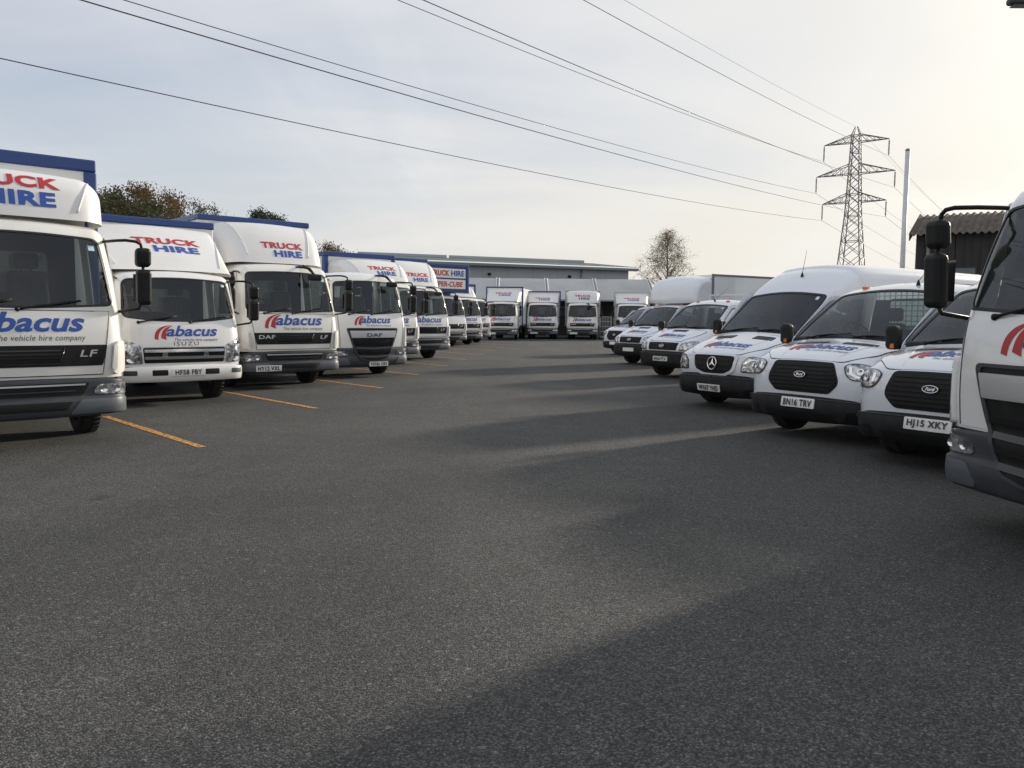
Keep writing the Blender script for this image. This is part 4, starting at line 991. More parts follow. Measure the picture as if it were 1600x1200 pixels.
# ------------------------------------------------------------------ far row, facing the camera
FAR = [((-.78, 54.0), (-.13, -.9915), 'blue railed box truck standing leftmost in the far row, in shade', 3.50, 'blue_trim', 'paint', 'black', .5),
       ((2.05, 57), (-.04, -.999), 'blue railed box truck second from left in the far row', 3.32, 'blue_trim', 'paint', None, .30),
       ((4.78, 57), (-.09, -.996), 'white box truck with rounded deflector third from left in the far row', 3.42, 'box_grey', 'paint_old', None, .30),
       ((8.25, 57.5), (-.12, -.993), 'white box truck rightmost in the far row, partly hidden by vans', 3.35, 'box_grey', 'paint', None, .34)]
for i, (p, h, lb, z1, tr, pt, lc, tz) in enumerate(FAR):
    t = lorry('box', lb, p, h); lorry_a(t, 'la', '', True, paint=pt, fm=(i == 2), low_col=lc)
    if i == 2: cargo_box(t, 'bxF2', z1=3.42, rail=.05, trim=tr, panel='box_grey', posts=False); deflector(t, 'dfF2', 2.54, 3.40, x0=-.62, x1=-1.76, w=1.03, wt=1.20, R=.34, crease=0, tz=.14, txt_w=1.08, txt_u=0)
    else: cargo_box(t, f'bxF{i}', z1=z1, rail=.05, trim=tr); deflector(t, f'dfF{i}', 2.54, z1-.13, x0=-.55, x1=-1.76, w=1.03, wt=1.16, R=.16, crease=.8, flat=True, tz=tz-.12, txt_w=1.08, txt_u=0)

# ------------------------------------------------------------------ right row
hv = (-math.cos(R_(33)), -math.sin(R_(33)))
def vroot(label, pos, h=hv, name='van'): return thing(name, label, 'van', (pos[0], pos[1], 0), math.atan2(h[1], h[0]))
a1 = R_(13.5); t = lorry('box', 'white lorry cut off by the right edge, nearest vehicle, black twin mirrors', (3.37, 5.1), (-math.cos(a1), -math.sin(a1)))
lorry_b(t, 'lb', '', fm=False); cargo_box(t, 'bxR', z1=3.45, rail=.05, trim='box_grey')

T14 = [(-.03, .50, .30, 0), (-.01, .70, .32, 2), (-.03, .90, .32, 10), (-.11, 1.02, .29, 42), (-.45, 1.15, .23, 66), (-.88, 1.25, .17, 68), (-1.32, 1.55, .12, 55), (-1.76, 1.84, .11, 58), (-1.98, 1.94, .12, 74), (-2.3, 2.00, .12, 88), (-2.80, 2.01, .12, 90)]
def bonnet14(B): return [(-.56, B.sz(1.0)), (.56, B.sz(1.0)), (.80, B.at(3.7)), (.86, B.at(4.85)), (.5, B.at(4.78)), (-.5, B.at(4.78)), (-.86, B.at(4.85)), (-.80, B.at(3.7))]
def transit14(root, key, txt, pts=T14, rear_x=-2.80, panel=None, rear_win=(1.36, 1.80), paint='paint_van'):
    B = van(root, key, pts, 1.0, .085, ys_van(.92, .86), [(-.10, .24, .28, -30), (-.02, .28, .30, 0), (.03, .40, .32, 0), (.02, .52, .32, 5), (-.03, .575, .30, 30)], (5.06, 7.40, .915, .865),
        -2.72, -.98, .345, rpoly([(-1.13, 1.24), (-1.28, 1.38), (-1.80, 1.76), (-2.55, 1.80), (-2.55, 1.21)], .06, 4),
        dict(p=[(-.42, .605), (.42, .605), (.54, .72), (.54, .79), (.45, .985), (-.45, .985), (-.54, .79), (-.54, .72)], r=.05, n=7),
        dict(p=[(.60, .95), (.64, .85), (.72, .79), (1.02, .80), (1.26, .90), (1.40, 13.45), (1.10, 13.15), (.66, .99)], r=[.03, .05, .05, .05, .06, .02, .05, .04], b=[(.80, .895, .042), (.98, .91, .038)], strip=[(.665, .955), (.685, .86), (.76, .82), (1.0, .825), (1.0, .845), (.78, .842), (.715, .875), (.70, .955)]),
        [(.12, .60, 4.42, 4.62), (-.60, -.12, 4.42, 4.62)], ('oval', 0, .82), (-.46, Body(pts, 1, .1).at(3.72), .92), txt, (0, .475), rear_x, (-1.22, 1.22),
        [(-2.62, .55), (-1.40, .55), (-1.12, .9), (-1.08, 1.22), (-1.74, 1.82), (-2.62, 1.86)], dict(bonnet=bonnet14, wall_top=1.98), 1.27, paint=paint, body_side=panel, rear_win=rear_win)
    return B
def flat_back(root, key, x0, x1, zt=1.35, headz=1.95, mesh=True, w=1.02):
    def f(mb):
        mb.box(x1, x0, -w, w, .78, .86, .008, 1)
        for sg in (1, -1): mb.box(x1, x0, min(sg*w, sg*(w-.03)), max(sg*w, sg*(w-.03)), .862, zt, .006, 1)
        mb.box(x1, x1+.03, -w+.032, w-.032, .862, zt, .006, 1)
    part(root, 'drop_side_bed', key+'bed', f, 'silver')
    def hb(mb):
        for y in (-w+.03, w-.03): mb.box(x0-.03, x0+.03, y-.03, y+.03, .862, headz, .006, 1)
        mb.box(x0-.025, x0+.025, -w+.06, w-.06, headz-.05, headz-.002, .006, 1); mb.box(x0-.02, x0+.02, -w+.06, w-.06, .865, 1.42, .004, 1)
        for y in frange(-w+.1, w-.1, .09): mb.box(x0-.006, x0+.006, y-.006, y+.006, 1.42, headz-.05)
        for z in frange(1.48, headz-.1, .09): mb.box(x0-.013, x0-.007, -w+.06, w-.06, z-.006, z+.006)
    part(root, 'headboard', key+'hb', hb, 'pole_white')
    part(root, 'chassis', key+'chs', lambda mb: [mb.box(x1+.1, -1.0, s*.38-.04, s*.38+.04, .5, .77) for s in (1, -1)], 'chassis')

t = vroot('white pickup van with plate HJ15 XKY, beside the right edge lorry', (4.06, 8.0), name='drop_side_van'); B = transit14(t, 'ta', 'HJ15 XKY'); wheels(t, 'ta', (-.98, -4.3), .87, .345, .20); flat_back(t, 'ta', -2.95, -6.1); roof_markers(t, 'ta', B, -2.05, (-.62, .62)); aerial(t, 'ta', B.F(.25, B.sx(-2.05)), (-.16, .12, .34))
t = vroot('white pickup van with plate BN16 TRV and mesh behind its rear window', (3.52, 10.1), name='drop_side_van'); B = transit14(t, 'ta', 'BN16 TRV'); wheels(t, 'ta', (-.98, -4.3), .87, .345, .20); flat_back(t, 'ta', -2.95, -6.1); roof_markers(t, 'ta', B, -2.05, (-.62, .62)); aerial(t, 'ta', B.F(.25, B.sx(-2.05)), (-.16, .12, .34))

SPR = [(-.03, .54, .24, 0), (.0, .66, .26, 2), (-.02, .85, .27, 10), (-.08, .95, .26, 38), (-.45, 1.10, .23, 62), (-.95, 1.27, .18, 66), (-1.40, 1.63, .13, 52), (-1.76, 1.93, .15, 52), (-2.05, 2.17, .20, 54), (-2.45, 2.38, .24, 70), (-3.1, 2.49, .22, 87), (-6.7, 2.47, .22, 90)]
t = vroot('long white high fronted van with round star badge and plate WX67 YHD', (3.30, 13.6), name='panel_van')
B = van(t, 'sp', SPR, .98, .08, ys_van(.95, .90, 1.15, 2.4), [(-.12, .20, .24, -30), (-.03, .24, .26, 0), (.04, .36, .27, 0), (.03, .52, .27, 5), (-.02, .60, .26, 30)], (5.06, 7.10, .90, .85),
    -2.75, -1.0, .345, rpoly([(-1.20, 1.25), (-1.36, 1.42), (-1.84, 1.85), (-2.5, 1.90), (-2.5, 1.22)], .06, 4),
    dict(p=[(-.22, .60), (.22, .60), (.42, .67), (.47, .895), (-.47, .895), (-.42, .67)], r=.07, n=3),
    dict(p=[(.60, .65), (1.00, .65), (1.17, .78), (1.26, 13.35), (1.0, .955), (.72, .90), (.62, .80)], r=.035, b=[(.84, .77, .048), (.69, .70, .022)], strip=[(.66, .80), (.75, .865), (1.0, .915), (1.12, .93), (1.0, .895), (.78, .84), (.68, .78)]),
    [(.22, .62, 4.42, 4.66), (-.62, -.22, 4.42, 4.66)], ('star', 0, .76), (-.46, Body(SPR, 1, .1).at(3.55), .95), 'WX67 YHD', (-.05, .36), -6.7, (-1.35, 1.28),
    [(-2.6, .55), (-1.45, .55), (-1.22, .9), (-1.20, 1.28), (-1.78, 1.96), (-2.6, 2.0)], dict(bonnet=lambda B: [(-.54, B.sz(.925)), (.54, B.sz(.925)), (.78, B.at(3.7)), (.86, B.at(4.85)), (.5, B.at(4.8)), (-.5, B.at(4.8)), (-.86, B.at(4.85)), (-.78, B.at(3.7))], wall_top=2.4, wt=.9), 1.32, body_side=-5.2, chrome_ring=True)
wheels(t, 'sp', (-1.0, -5.2), .86, .345, .20); aerial(t, 'sp', B.F(.0, B.sx(-2.15)), (-.10, 0, .46))

T06 = [(-.06, .62, .26, 0), (-.04, .74, .28, 3), (-.09, .88, .28, 22), (-.20, .97, .26, 46), (-.46, 1.09, .22, 60), (-.80, 1.24, .18, 60), (-1.15, 1.52, .14, 50), (-1.50, 1.80, .13, 52), (-1.70, 1.92, .13, 68), (-2.0, 1.99, .13, 86), (-2.6, 2.0, .13, 90)]
def transit06(root, key, txt):
    return van(root, key, T06, .97, .06, ys_van(.96, .86, 1.1, 2.0), [(-.12, .26, .22, -30), (-.04, .30, .25, 0), (.0, .42, .27, 0), (-.005, .60, .27, 3), (-.045, .69, .26, 22)], (5.06, 7.40, .885, .835),
        -2.5, -.93, .335, rpoly([(-1.05, 1.22), (-1.15, 1.36), (-1.56, 1.76), (-2.35, 1.80), (-2.35, 1.20)], .05, 4),
        dict(p=[(-.50, .71), (.50, .71), (.54, .90), (-.54, .90)], r=.03, n=3),
        dict(p=[(.60, .71), (.97, .71), (1.0, .90), (.94, 1.04), (.76, .93), (.64, .89)], r=.03, b=[(.80, .785, .040), (.84, .88, .028)]),
        [(-.25, .25, 4.50, 4.72)], ('oval', 0, .805), (-.42, Body(T06, 1, .1).at(3.55), .86), txt, (0, .49), -2.6, (-1.12, 1.22),
        [(-2.42, .55), (-1.30, .55), (-1.07, .85), (-1.02, 1.22), (-1.50, 1.84), (-2.42, 1.87)], dict(bonnet=lambda B: [(-.55, B.sz(.935)), (.55, B.sz(.935)), (.76, B.at(4.0)), (.84, B.at(4.85)), (.5, B.at(4.82)), (-.5, B.at(4.82)), (-.84, B.at(4.85)), (-.76, B.at(4.0))], wall_top=1.97), 1.24, rear_win=(1.34, 1.78))
t = vroot('older white pickup van with tall corner headlights, left of the star badged van', (3.70, 20.7), name='drop_side_van'); B = transit06(t, 'tc', 'MX60 PTX'); wheels(t, 'tc', (-.93, -4.0), .84, .335, .20); flat_back(t, 'tc', -2.75, -5.6, headz=2.16); roof_markers(t, 'tc', B, -1.8, (-.6, .6)); aerial(t, 'tc', B.F(.1, B.sx(-1.78)), (-.3, .18, .34))
t = vroot('older white van carrying a tall white box with rounded nose over the cab', (3.72, 26.6), name='luton_van'); B = transit06(t, 'tc', ''); wheels(t, 'tc', (-.93, -4.3), .84, .335, .20); roof_markers(t, 'tc', B, -1.62, (-.6, .6))
LU = Body([(-1.78, 1.98, .10, -10), (-1.72, 2.02, .14, 0), (-1.70, 2.20, .18, 2), (-1.76, 2.52, .20, 14), (-1.92, 2.74, .20, 46), (-2.15, 2.86, .16, 70), (-2.62, 2.93, .12, 88)], 1.08, .10)
def luton(mb):
    LU.shell(mb)
    for sg in (1, -1): LU.side(mb, LU.edge()+[(-2.62, 1.98)], [], (), (), sg)
    mb.add([(-1.95, -1.0, 1.982), (-1.95, 1.0, 1.982), (-2.62, 1.08, 1.982), (-2.62, -1.08, 1.982)], [(0, 1, 2, 3)])
part(t, 'box_nose', None, luton, 'paint_van')
def lubox(mb): mb.box(-6.4, -2.622, -1.085, 1.085, .72, 2.93, .012, 1)
b = part(t, 'cargo_box', None, lubox, 'paint_van')
for sg in (1, -1): part(b, 'corner_post', f'lup{sg}', lambda mb: mb.box(-2.67, -2.57, min(sg*1.06, sg*1.10), max(sg*1.06, sg*1.10), 2.0, 2.955, .01, 1), 'steel')
part(b, 'top_rail', 'lur', lambda mb: [mb.box(-6.4, -2.68, min(s*1.06, s*1.10), max(s*1.06, s*1.10), 2.88, 2.95, .01, 1) for s in (1, -1)], 'steel')
part(t, 'chassis', 'luch', lambda mb: [mb.box(-6.2, -1.0, s*.38-.04, s*.38+.04, .42, .70) for s in (1, -1)], 'chassis')
T14V = T14[:-1]+[(-4.9, 2.02, .13, 90)]
t = vroot('small white low roofed van farthest away in the right row', (4.12, 33.6), name='panel_van'); transit14(t, 'tv', '', T14V, -4.9, -3.9, None); wheels(t, 'ta', (-.98, -3.9), .87, .345, .20)

# ------------------------------------------------------------------ roll cage between the far trucks
t = thing('roll_cage', 'pale wire roll cage standing between the two right trucks of the far row', 'cage', (6.55, 58.6, 0))
def cage(mb):
    for x in (-.4, .4):
        for y in (-.35, .35): mb.tube([(x, y, .12), (x, y, 1.6)], .02, 6)
    for z in (.2, .55, .9, 1.25, 1.58):
        for y in (-.35, .35): mb.tube([(-.4, y, z), (.4, y, z)], .016, 6)
        for x in (-.4, .4): mb.tube([(x, -.35, z), (x, .35, z)], .016, 6)
    for x in frange(-.4, .4, .2):
        for y in (-.35, .35): mb.tube([(x, y, .2), (x, y, 1.58)], .013, 6)
part(t, 'wire_frame', None, cage, 'pole_white')
part(t, 'base', None, lambda mb: mb.box(-.42, .42, -.37, .37, .10, .16, .01, 1), 'steel')
for x in (-.34, .34):
    for y in (-.3, .3): part(t, 'castor', 'castor', lambda mb: mb.lathe([(.02, -.02), (.06, -.02), (.06, .02), (.02, .02)], 14), 'rubber', (x, y, .06))

# ------------------------------------------------------------------ lean-to canopy behind the far trucks
t = thing('canopy', 'long white lean-to canopy with sloping ribbed roof behind the far trucks', 'canopy', (0, 68.5, 0))
RX = [-9.7, -5.5, -1.3, 2.85, 7.0, 11.7]
prof = [(0, 2.95), (.55, 3.28), (1.3, 3.68), (2.2, 4.12), (3.1, 4.52), (3.9, 4.84)]
for i in range(len(RX)-1):
    def pan(mb):
        xs = frange(RX[i]+.10, RX[i+1]-.10, .5); vs = []
        for x in xs:
            for y, z in prof: vs.append((x, y, z+.03*math.sin((x-RX[i])*PI/(RX[i+1]-RX[i]))))
        n = len(prof); mb.add(vs, [(j*n+k, j*n+k+1, (j+1)*n+k+1, (j+1)*n+k) for j in range(len(xs)-1) for k in range(n-1)])
    part(t, 'roof_panel', None, pan, 'canopy')
for x in RX:
    part(t, 'rib', 'crib', lambda mb: mb.tube([(0, y, z+.03) for y, z in prof], .055, 8), 'rib', (x-.11, 0, 0)); part(t, 'rib', 'crib', None, 'rib', (x+.11, 0, 0))
    part(t, 'joint_strip', 'cjnt', lambda mb: mb.tube([(0, y, z-.02) for y, z in prof], .07, 6), 'gutter', (x, 0, 0))
    part(t, 'post', 'cpost', lambda mb: mb.box(-.07, .07, -.07, .07, 0, 2.98, .01, 1), 'steel', (x, .05, 0))
part(t, 'gutter', None, lambda mb: mb.box(RX[0]-.1, RX[-1]+.1, -.12, .0, 2.86, 3.0, .02, 2), 'gutter')
part(t, 'back_wall', None, lambda mb: mb.box(RX[0]-.1, RX[-1]+.1, 3.9, 4.0, 0, 4.84), 'dark_clad_and_shade')  # wall coloured dark: the shade under the canopy is painted into it
part(t, 'end_wall', None, lambda mb: mb.add([(RX[-1]+.02, y, z) for y, z in prof]+[(RX[-1]+.02, 3.9, 0), (RX[-1]+.02, 0.12, 0)], [tuple(range(8))], False), 'canopy')

# ------------------------------------------------------------------ warehouse
wd = Vector((-.925, -.38, 0)).normalized(); wn_ = Vector((.38, -.925, 0)).normalized()
t = thing('warehouse', 'long grey metal warehouse with low pitched roof behind the canopy', 'building', (13.3, 96.5, 0), math.atan2(wd.y, wd.x))
# local x runs left along the wall, local y: wn_ is (+y) or (-y)
yn = 1 if Vector((-wd.y, wd.x, 0)).dot(wn_) > 0 else -1
for i in range(10):
    part(t, 'wall_panel', 'wpan', lambda mb: mb.box(.012, 2.988, -.06, .06, 0, 6.95, .01, 1), 'cladding', (i*3.0, 0, 0))
    part(t, 'wall_joint', 'wjnt', lambda mb: mb.box(-.03, .03, -.03, .03, 0, 6.95), 'gutter', (i*3.0, 0, 0))
for x in (6.1, 21): part(t, 'downpipe', 'wdp', lambda mb: mb.tube([(0, 0, 0), (0, 0, 6.9)], .09, 8), 'gutter', (x, yn*.18, 0))
part(t, 'gutter', None, lambda mb: mb.box(-1.0, 30.6, min(yn*.1, yn*.75), max(yn*.1, yn*.75), 6.92, 7.22, .05, 2), 'gutter')
part(t, 'end_wall', None, lambda mb: mb.box(-.05, .0, min(-yn*.07, -yn*22), max(-yn*.07, -yn*22), 0, 6.95), 'cladding')
def roofm(mb):
    n = 62
    for i in range(n):
        x = -1.0+i*.51; mb.add([(x, yn*.6, 7.33), (x+.51, yn*.6, 7.33), (x+.51, -yn*11, 8.45), (x, -yn*11, 8.45)], [(0, 1, 2, 3)], False)
        mb.box(x+.20, x+.30, -.03, .03, 0, .05, 0, 1, lambda v: Vector((v.x, (yn*.6 if v.y > 0 else -yn*10.9), v.z+(7.33 if v.y > 0 else 8.44))))
part(t, 'roof', None, roofm, 'roof_sheet')
part(t, 'ridge_rail', None, lambda mb: mb.box(.8, 18.6, -yn*9.6-.1, -yn*9.6+.1, 8.36, 8.70, .02, 1), 'cladding'); part(t, 'ridge_rail', None, lambda mb: mb.box(18.9, 29.4, -yn*9.6-.1, -yn*9.6+.1, 8.36, 8.70, .02, 1), 'cladding')
for x in (7.6, 17.2): part(t, 'wall_vent', 'wvent', lambda mb: mb.box(-.16, .16, -.16, .16, -.14, .14, .04, 2), 'black', (x, yn*.14, 6.1))

# ------------------------------------------------------------------ pylon and power lines
PX, PY = 45.95, 113.6; al = R_(35.85); av = Vector((math.cos(al), -math.sin(al), 0)); lv = Vector((-math.sin(al), -math.cos(al), 0))
t = thing('pylon', 'steel lattice electricity pylon rising behind the vans', 'pylon', (PX, PY, 0), -al)
def half(z): return (.5+(26.2-z)*.036) if z > 16 else (.867+(16-z)*.078)
def bars_(mb, a, b, r): mb.tube([a, b], r, 5)
LV = [0, 3.0, 5.6, 8.0, 10.2, 12.2, 14.0, 15.6, 17.1, 18.5, 19.9, 21.2, 22.6, 24.0, 25.2, 26.3]
CN = [(1, 1), (1, -1), (-1, -1), (-1, 1)]
for c in CN:
    part(t, 'leg', None, lambda mb: mb.tube([(c[0]*half(z), c[1]*half(z), z) for z in LV]+[(c[0]*.14, c[1]*.14, 27.4)], .085, 6), 'steel')
def lattice(mb):
    for z0, z1 in zip(LV, LV[1:]):
        for i in range(4):
            a, b = CN[i], CN[(i+1) % 4]; h0, h1 = half(z0), half(z1)
            bars_(mb, (a[0]*h0, a[1]*h0, z0), (b[0]*h1, b[1]*h1, z1), .045); bars_(mb, (b[0]*h0, b[1]*h0, z0), (a[0]*h1, a[1]*h1, z1), .045)
            if z1 in (8.0, 12.2, 15.6, 18.5, 21.2, 24.0, 26.3): bars_(mb, (a[0]*h1, a[1]*h1, z1), (b[0]*h1, b[1]*h1, z1), .05)
part(t, 'lattice', None, lattice, 'steel')
ARMS = [(25.38, 4.15, 1.0), (21.2, 5.04, 1.3), (17.43, 4.10, 1.2)]
tips = []
for z, L_, dz in ARMS:
    for sg in (1, -1):
        def armf(mb):
            tip = Vector((sg*L_, 0, z)); h = half(z)
            for q in (1, -1):
                b0 = Vector((sg*h, q*h, z)); tp = Vector((sg*h*.95, q*h*.95, z+dz))
                bars_(mb, b0, tip, .06); bars_(mb, tp, tip, .055)
                for k in (.25, .5, .75): bars_(mb, b0.lerp(tip, k), tp.lerp(tip, k), .035); bars_(mb, b0.lerp(tip, k), tp.lerp(tip, max(0, k-.25)), .035)
            for k in (.2, .4, .6, .8): bars_(mb, Vector((sg*h, h, z)).lerp(tip, k), Vector((sg*h, -h, z)).lerp(tip, k), .03)
        a = part(t, 'cross_arm', None, armf, 'steel')
        part(a, 'insulator', 'insul', lambda mb: mb.lathe([(.04, 0)]+[(r, -.25-.16*i-o) for i in range(11) for r, o in ((.05, 0), (.13, .05), (.13, .08), (.05, .1))]+[(.04, -2.2)], 10, (0, 0, 0), 'z'), 'steel', (sg*L_, 0, z))
        tips.append((sg, z-2.2, Vector((PX, PY, 0))+av*(sg*L_)))
WL = {(1, 0): 'upper power cable from the right cross arm of the pylon', (-1, 0): 'upper power cable from the left cross arm of the pylon', (1, 1): 'middle power cable from the right cross arm of the pylon', (-1, 1): 'middle power cable from the left cross arm of the pylon', (1, 2): 'lower power cable from the right cross arm of the pylon', (-1, 2): 'lowest power cable in the sky, from the left lower cross arm'}
def wire(z0, b, label, r=.021, a=.06825):
    def f(mb):
        pts = []
        for s in [288-12*i for i in range(24)]+[0]: pts.append((b.x-lv.x*s, b.y-lv.y*s, z0-a*s+.00024*s*s))
        for s in frange(0, 288, 6)[1:]: pts.append((b.x+lv.x*s, b.y+lv.y*s, z0-a*s+.00024*s*s))
        mb.tube(pts, r, 6)
    o = single('power_cable', f, 'wire', label, 'cable', 'overhead power cables')
for i, (sg, z, b) in enumerate(tips): wire(z, b, WL[(sg, i//2)])
wire(27.4, Vector((PX, PY, 0)), 'thin earth cable from the very top of the pylon', .013, .06825)

# ------------------------------------------------------------------ pole, shed, street lamp
t = thing('pole', 'tall plain white pole beside the dark shed', 'pole', (13.98, 30.0, 0))
part(t, 'shaft', None, lambda mb: mb.tube([(0, 0, 0), (0, 0, 7.55)], [.095, .08], 14), 'pole_white')
part(t, 'base_plate', None, lambda mb: mb.box(-.2, .2, -.2, .2, 0, .03, .005, 1), 'steel')
part(t, 'cap', None, lambda mb: mb.lathe([(.001, 7.60), (.05, 7.585), (.085, 7.55), (.083, 7.50)], 14, (0, 0, 0), 'z'), 'steel')

t = thing('shed', 'dark clad shed with brown corrugated roof at the right', 'building', (11.42, 23.75, 0), R_(-33))
EV, DEP, SL = 4.02, 1.75, .37     # eave height, half depth, slope
t['category'] = 'shed'
for i in range(12):
    def cl(mb): mb.box(.006, .994, -.03, .03, .15, EV-.10, .012, 1); [mb.box(x-.02, x+.02, -.05, -.031, .15, EV-.10, .006, 1) for x in (.2, .4, .6, .8)]
    part(t, 'cladding_panel', 'shcl', cl, 'dark_clad_and_shade', (i*1.0, 0, 0))
part(t, 'plinth', None, lambda mb: mb.box(-.02, 12.02, -.04, .04, 0, .15), 'box_grey')
for gx in (0, 12): part(t, 'gable_wall', None, lambda mb: mb.add([(gx, .03, 0), (gx, 2*DEP, 0), (gx, 2*DEP, EV-.1), (gx, DEP, EV-.1+DEP*SL), (gx, .03, EV-.1)], [(0, 1, 2, 3, 4)], False), 'dark_clad_and_shade')
part(t, 'back_wall', None, lambda mb: mb.box(0, 12, 2*DEP, 2*DEP+.05, 0, EV-.1), 'dark_clad_and_shade')
pitch = .176
def sheetr(mb):      # one corrugated sheet, four waves wide
    xs = frange(0, pitch*4, pitch/10); vs = []
    for x in xs:
        z = .030*math.cos(2*PI*x/pitch); vs += [(x, -.28, EV-.02+z-.28*SL), (x, DEP*.5, EV-.02+z+DEP*.5*SL), (x, DEP*1.0, EV-.02+z+DEP*1.0*SL)]
    n = len(xs); mb.add(vs, [(3*i+k, 3*i+k+1, 3*i+4+k, 3*i+3+k) for i in range(n-1) for k in (0, 1)])
    mb.add([(v[0], v[1], v[2]-.012) for v in vs], [(3*i+k, 3*i+k+1, 3*i+4+k, 3*i+3+k) for i in range(n-1) for k in (0, 1)])
    for i in range(n-1): a, b = vs[3*i], vs[3*i+3]; mb.add([a, b, (b[0], b[1], b[2]-.012), (a[0], a[1], a[2]-.012)], [(0, 1, 2, 3)], False)
for i in range(17): part(t, 'roof_sheet', 'shrf', sheetr, 'cement_sheet', (-.12+i*pitch*4, 0, .006*(i % 2)))
DEPR = DEP*1.0
part(t, 'roof_back', None, lambda mb: mb.add([(-.12, DEPR, EV-.1+DEPR*SL), (12.2, DEPR, EV-.1+DEPR*SL), (12.2, 2*DEP, EV-.1), (-.12, 2*DEP, EV-.1)], [(0, 1, 2, 3)], False), 'cement_sheet')
part(t, 'barge_board', None, lambda mb: mb.box(-.15, -.12, -.28, DEPR, -.16, .06, 0, 1, lambda v: Vector((v.x, v.y, v.z+EV-.02+v.y*SL))), 'cement_sheet')
part(t, 'downpipe', None, lambda mb: mb.tube([(.34, -.12, 0), (.34, -.12, EV-.12)], .05, 8), 'steel')
for x in (.75, 1.70):
    w_ = part(t, 'window', 'shwin', lambda mb: mb.box(0, .82, -.075, -.032, 2.30, 3.0, .006, 1), 'dark_clad_and_shade', (x, 0, 0)); part(w_, 'pane', 'shpane', lambda mb: mb.box(.05, .77, -.082, -.076, 2.35, 2.95), 'dull_pane')

t = thing('street_lamp', 'street lamp head poking in at the top right corner', 'street lamp', (13.95, 20.0, 0))
part(t, 'column', None, lambda mb: mb.tube([(0, 0, 0), (0, 0, 1.3), (0, 0, 1.31), (0, 0, 8.55)], [.11, .11, .075, .05], 12), 'steel')
part(t, 'bracket_arm', None, lambda mb: mb.tube([(0, 0, 8.50), (-.3, 0, 8.70), (-1.3, 0, 8.87), (-1.75, 0, 8.92)], .035, 8), 'steel')
hd = part(t, 'lamp_head', None, lambda mb: mb.box(-2.45, -1.70, -.16, .16, 8.85, 9.01, .06, 3, lambda v: Vector((v.x, v.y*(1-.25*(-1.70-v.x)/.75), v.z+.02*(-1.7-v.x)))), 'bumper')
part(hd, 'lens', None, lambda mb: mb.box(-2.36, -1.9, -.11, .11, 8.825, 8.85, .01, 1), 'dull_pane')

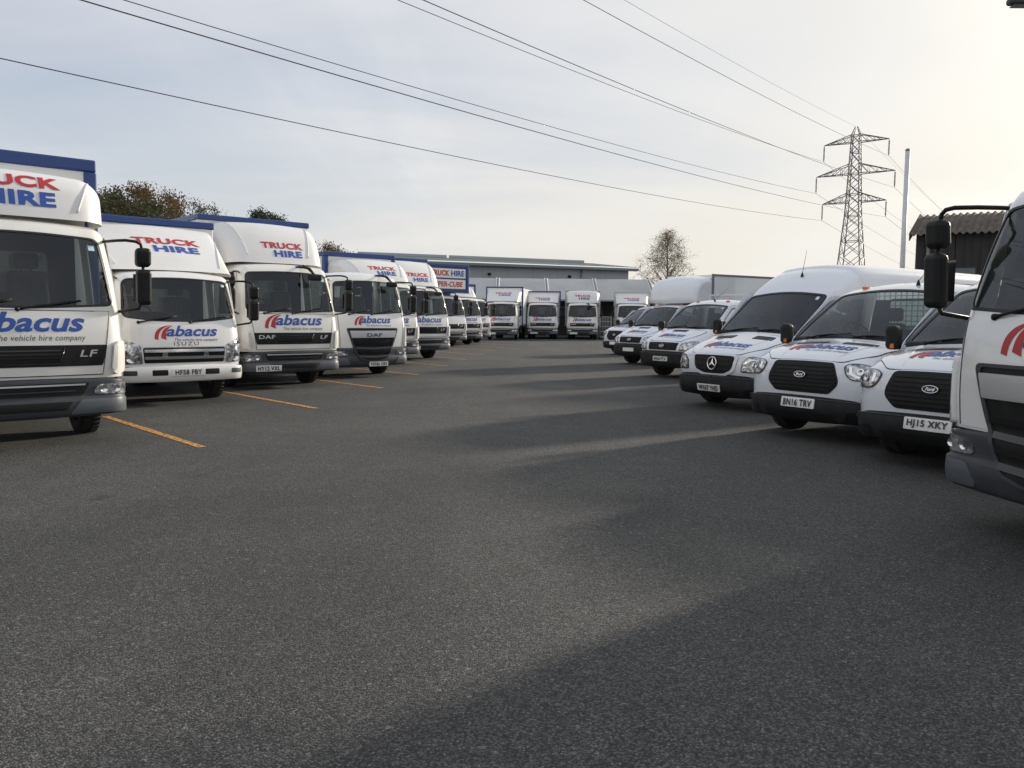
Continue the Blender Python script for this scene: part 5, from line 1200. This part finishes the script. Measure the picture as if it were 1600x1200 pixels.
# ------------------------------------------------------------------ trees
def tree(label, x, y, h, rad, leaf, n_leaf, seed, bark='bark', base=.25, shape='round', size=.2, droop=0., spread=1.0, limbs=26, rise=.55, girth=1.0, lean=0.):
    rn = random.Random(seed); wood = MB(); tipsl = []
    top = Vector((rn.uniform(-.3, .3)+lean, rn.uniform(-.3, .3), h*.97))
    tr = [Vector((0, 0, 0)).lerp(top, k)+Vector((math.sin(k*5+seed)*.12*h*.1, math.cos(k*4+seed)*.1*h*.1, 0)) for k in frange(0, 1, .1)]
    r0 = (h*.018+.05)*girth; wood.tube(tr, [r0*(1-k*.93) for k in frange(0, 1, .1)], 8)
    def prof(k):
        if shape == 'round': return math.sqrt(max(.04, 1-((k-.48)/.56)**2))
        if shape == 'birch': return (.62+1.1*k if k < .35 else max(.16, 1-((k-.35)/.70)**1.9))
        return max(.15, 1-k*.6)
    for i in range(limbs):
        k = (i+rn.random()*.8)/limbs; z = h*(base+(1-base)*k*.96); a = i*2.4+rn.uniform(-.5, .5); L_ = rad*prof(k)*(rn.uniform(.72, 1.08) if rise < .6 else rn.uniform(.45, 1.2))
        j = min(9, int(z/h*10)); p0 = tr[j].lerp(tr[j+1], z/h*10-j)-Vector((0, 0, L_*.35)); p0.z = max(p0.z, h*.12)
        d = Vector((math.cos(a), math.sin(a), .55)); end = p0+Vector((d.x*L_, d.y*L_, L_*rise*(1-droop if rise < .6 else 1)))
        mid = p0.lerp(end, .5)+Vector((rn.uniform(-.1, .1), rn.uniform(-.1, .1), .12))*L_
        pts = [p0.lerp(mid, t) if t < 1 else mid for t in (0, .5, 1)]+[mid.lerp(end, .5)+Vector((0, 0, .04*L_)), end]
        rr = max(.02, r0*.38*(1-k*.6)); wood.tube(pts, [rr, rr*.8, rr*.55, rr*.35, rr*.12], 6)
        for s in range(7):
            t_ = .3+.7*rn.random(); b = p0.lerp(end, t_)+Vector((0, 0, .1*L_*math.sin(PI*t_))); e = b+Vector((rn.uniform(-1, 1), rn.uniform(-1, 1), rn.uniform(-.35, .8)-droop*.8)).normalized()*L_*rn.uniform(.22, .45)
            wood.tube([b, b.lerp(e, .5)+Vector((0, 0, .05)), e], [rr*.3, rr*.2, .008], 5, False)
            for q in range(3):
                f = e.lerp(b, rn.random()*.5)+Vector((rn.gauss(0, 1), rn.gauss(0, 1), rn.gauss(0, .8)-droop*1.2))*L_*.13
                wood.tube([b.lerp(e, .6), f], [.013, .006], 4, False); tipsl.append(f)
            tipsl.append(e)
    lv_ = MB(); vs = []; fs = []
    keep = [p for p in tipsl if rn.random() < .92]
    wts = [rn.random()**1.3+.1 for _ in keep]
    for p in rn.choices(keep, wts, k=n_leaf):
        c = p+Vector((rn.gauss(0, .30), rn.gauss(0, .30), rn.gauss(0, .26)-droop*.25*abs(rn.gauss(0, 1))))*spread
        u = Vector((rn.gauss(0, 1), rn.gauss(0, 1), rn.gauss(0, 1))).normalized(); v = u.orthogonal().normalized(); s = size*rn.uniform(.55, 1.25)
        o = len(vs); vs += [c-u*s*.5, c+v*s*.28, c+u*s*.5, c-v*s*.28]; fs.append((o, o+1, o+2, o+3))
    lv_.add(vs, fs, False)
    t = thing('tree', label, 'tree', (x, y, 0))
    o = link(bpy.data.objects.new('trunk', wood.mesh('trunk', bark)), t); o = link(bpy.data.objects.new('crown', lv_.mesh('crown', leaf)), t)
def px(x_, dist): return (x_-800)/1294*dist
tree('dark olive bushy tree right behind the leftmost truck box', px(176, 62), 62, 10.3, 3.3, 'leaf_olive', 24000, 3, size=.20, base=.1)
tree('large rust brown autumn tree behind the left trucks', px(240, 63), 63, 11.1, 3.4, 'leaf_autumn', 22000, 8, size=.18, base=.12, spread=1.1)
tree('thin reddish tree at the right flank of the rust brown tree', px(282, 66), 66, 10.0, 1.9, 'leaf_autumn', 2200, 12, size=.16, base=.15)
tree('olive understorey tree in front of the rust brown tree', px(222, 59), 59, 9.9, 4.0, 'leaf_olive', 24000, 21, size=.20, base=.08)
tree('small sparse tree with a thin top above the second truck', px(316, 80), 80, 12.7, 1.6, 'leaf_olive', 2600, 5, size=.2, base=.2)
tree('slim wispy tree just left of the dark evergreen', px(334, 80), 80, 12.4, 1.1, 'leaf_olive', 1500, 15, size=.2, base=.2)
tree('dark evergreen tree top showing above the blue railed truck', px(416, 76), 76, 11.1, 3.0, 'leaf_dark', 20000, 9, size=.2, base=.15)
tree('low brown autumn tree above the middle trucks of the left row', px(518, 84), 84, 8.9, 2.4, 'leaf_autumn', 8000, 17, size=.2, base=.15)
tree('feathery half bare birch standing alone beyond the right hand vans', px(1049, 76), 76, 10.0, 2.9, 'leaf_birch', 17000, 34, bark='bark_birch', shape='birch', base=.08, size=.10, droop=.5, limbs=56, spread=.85, rise=.85, girth=.6, lean=-.8)
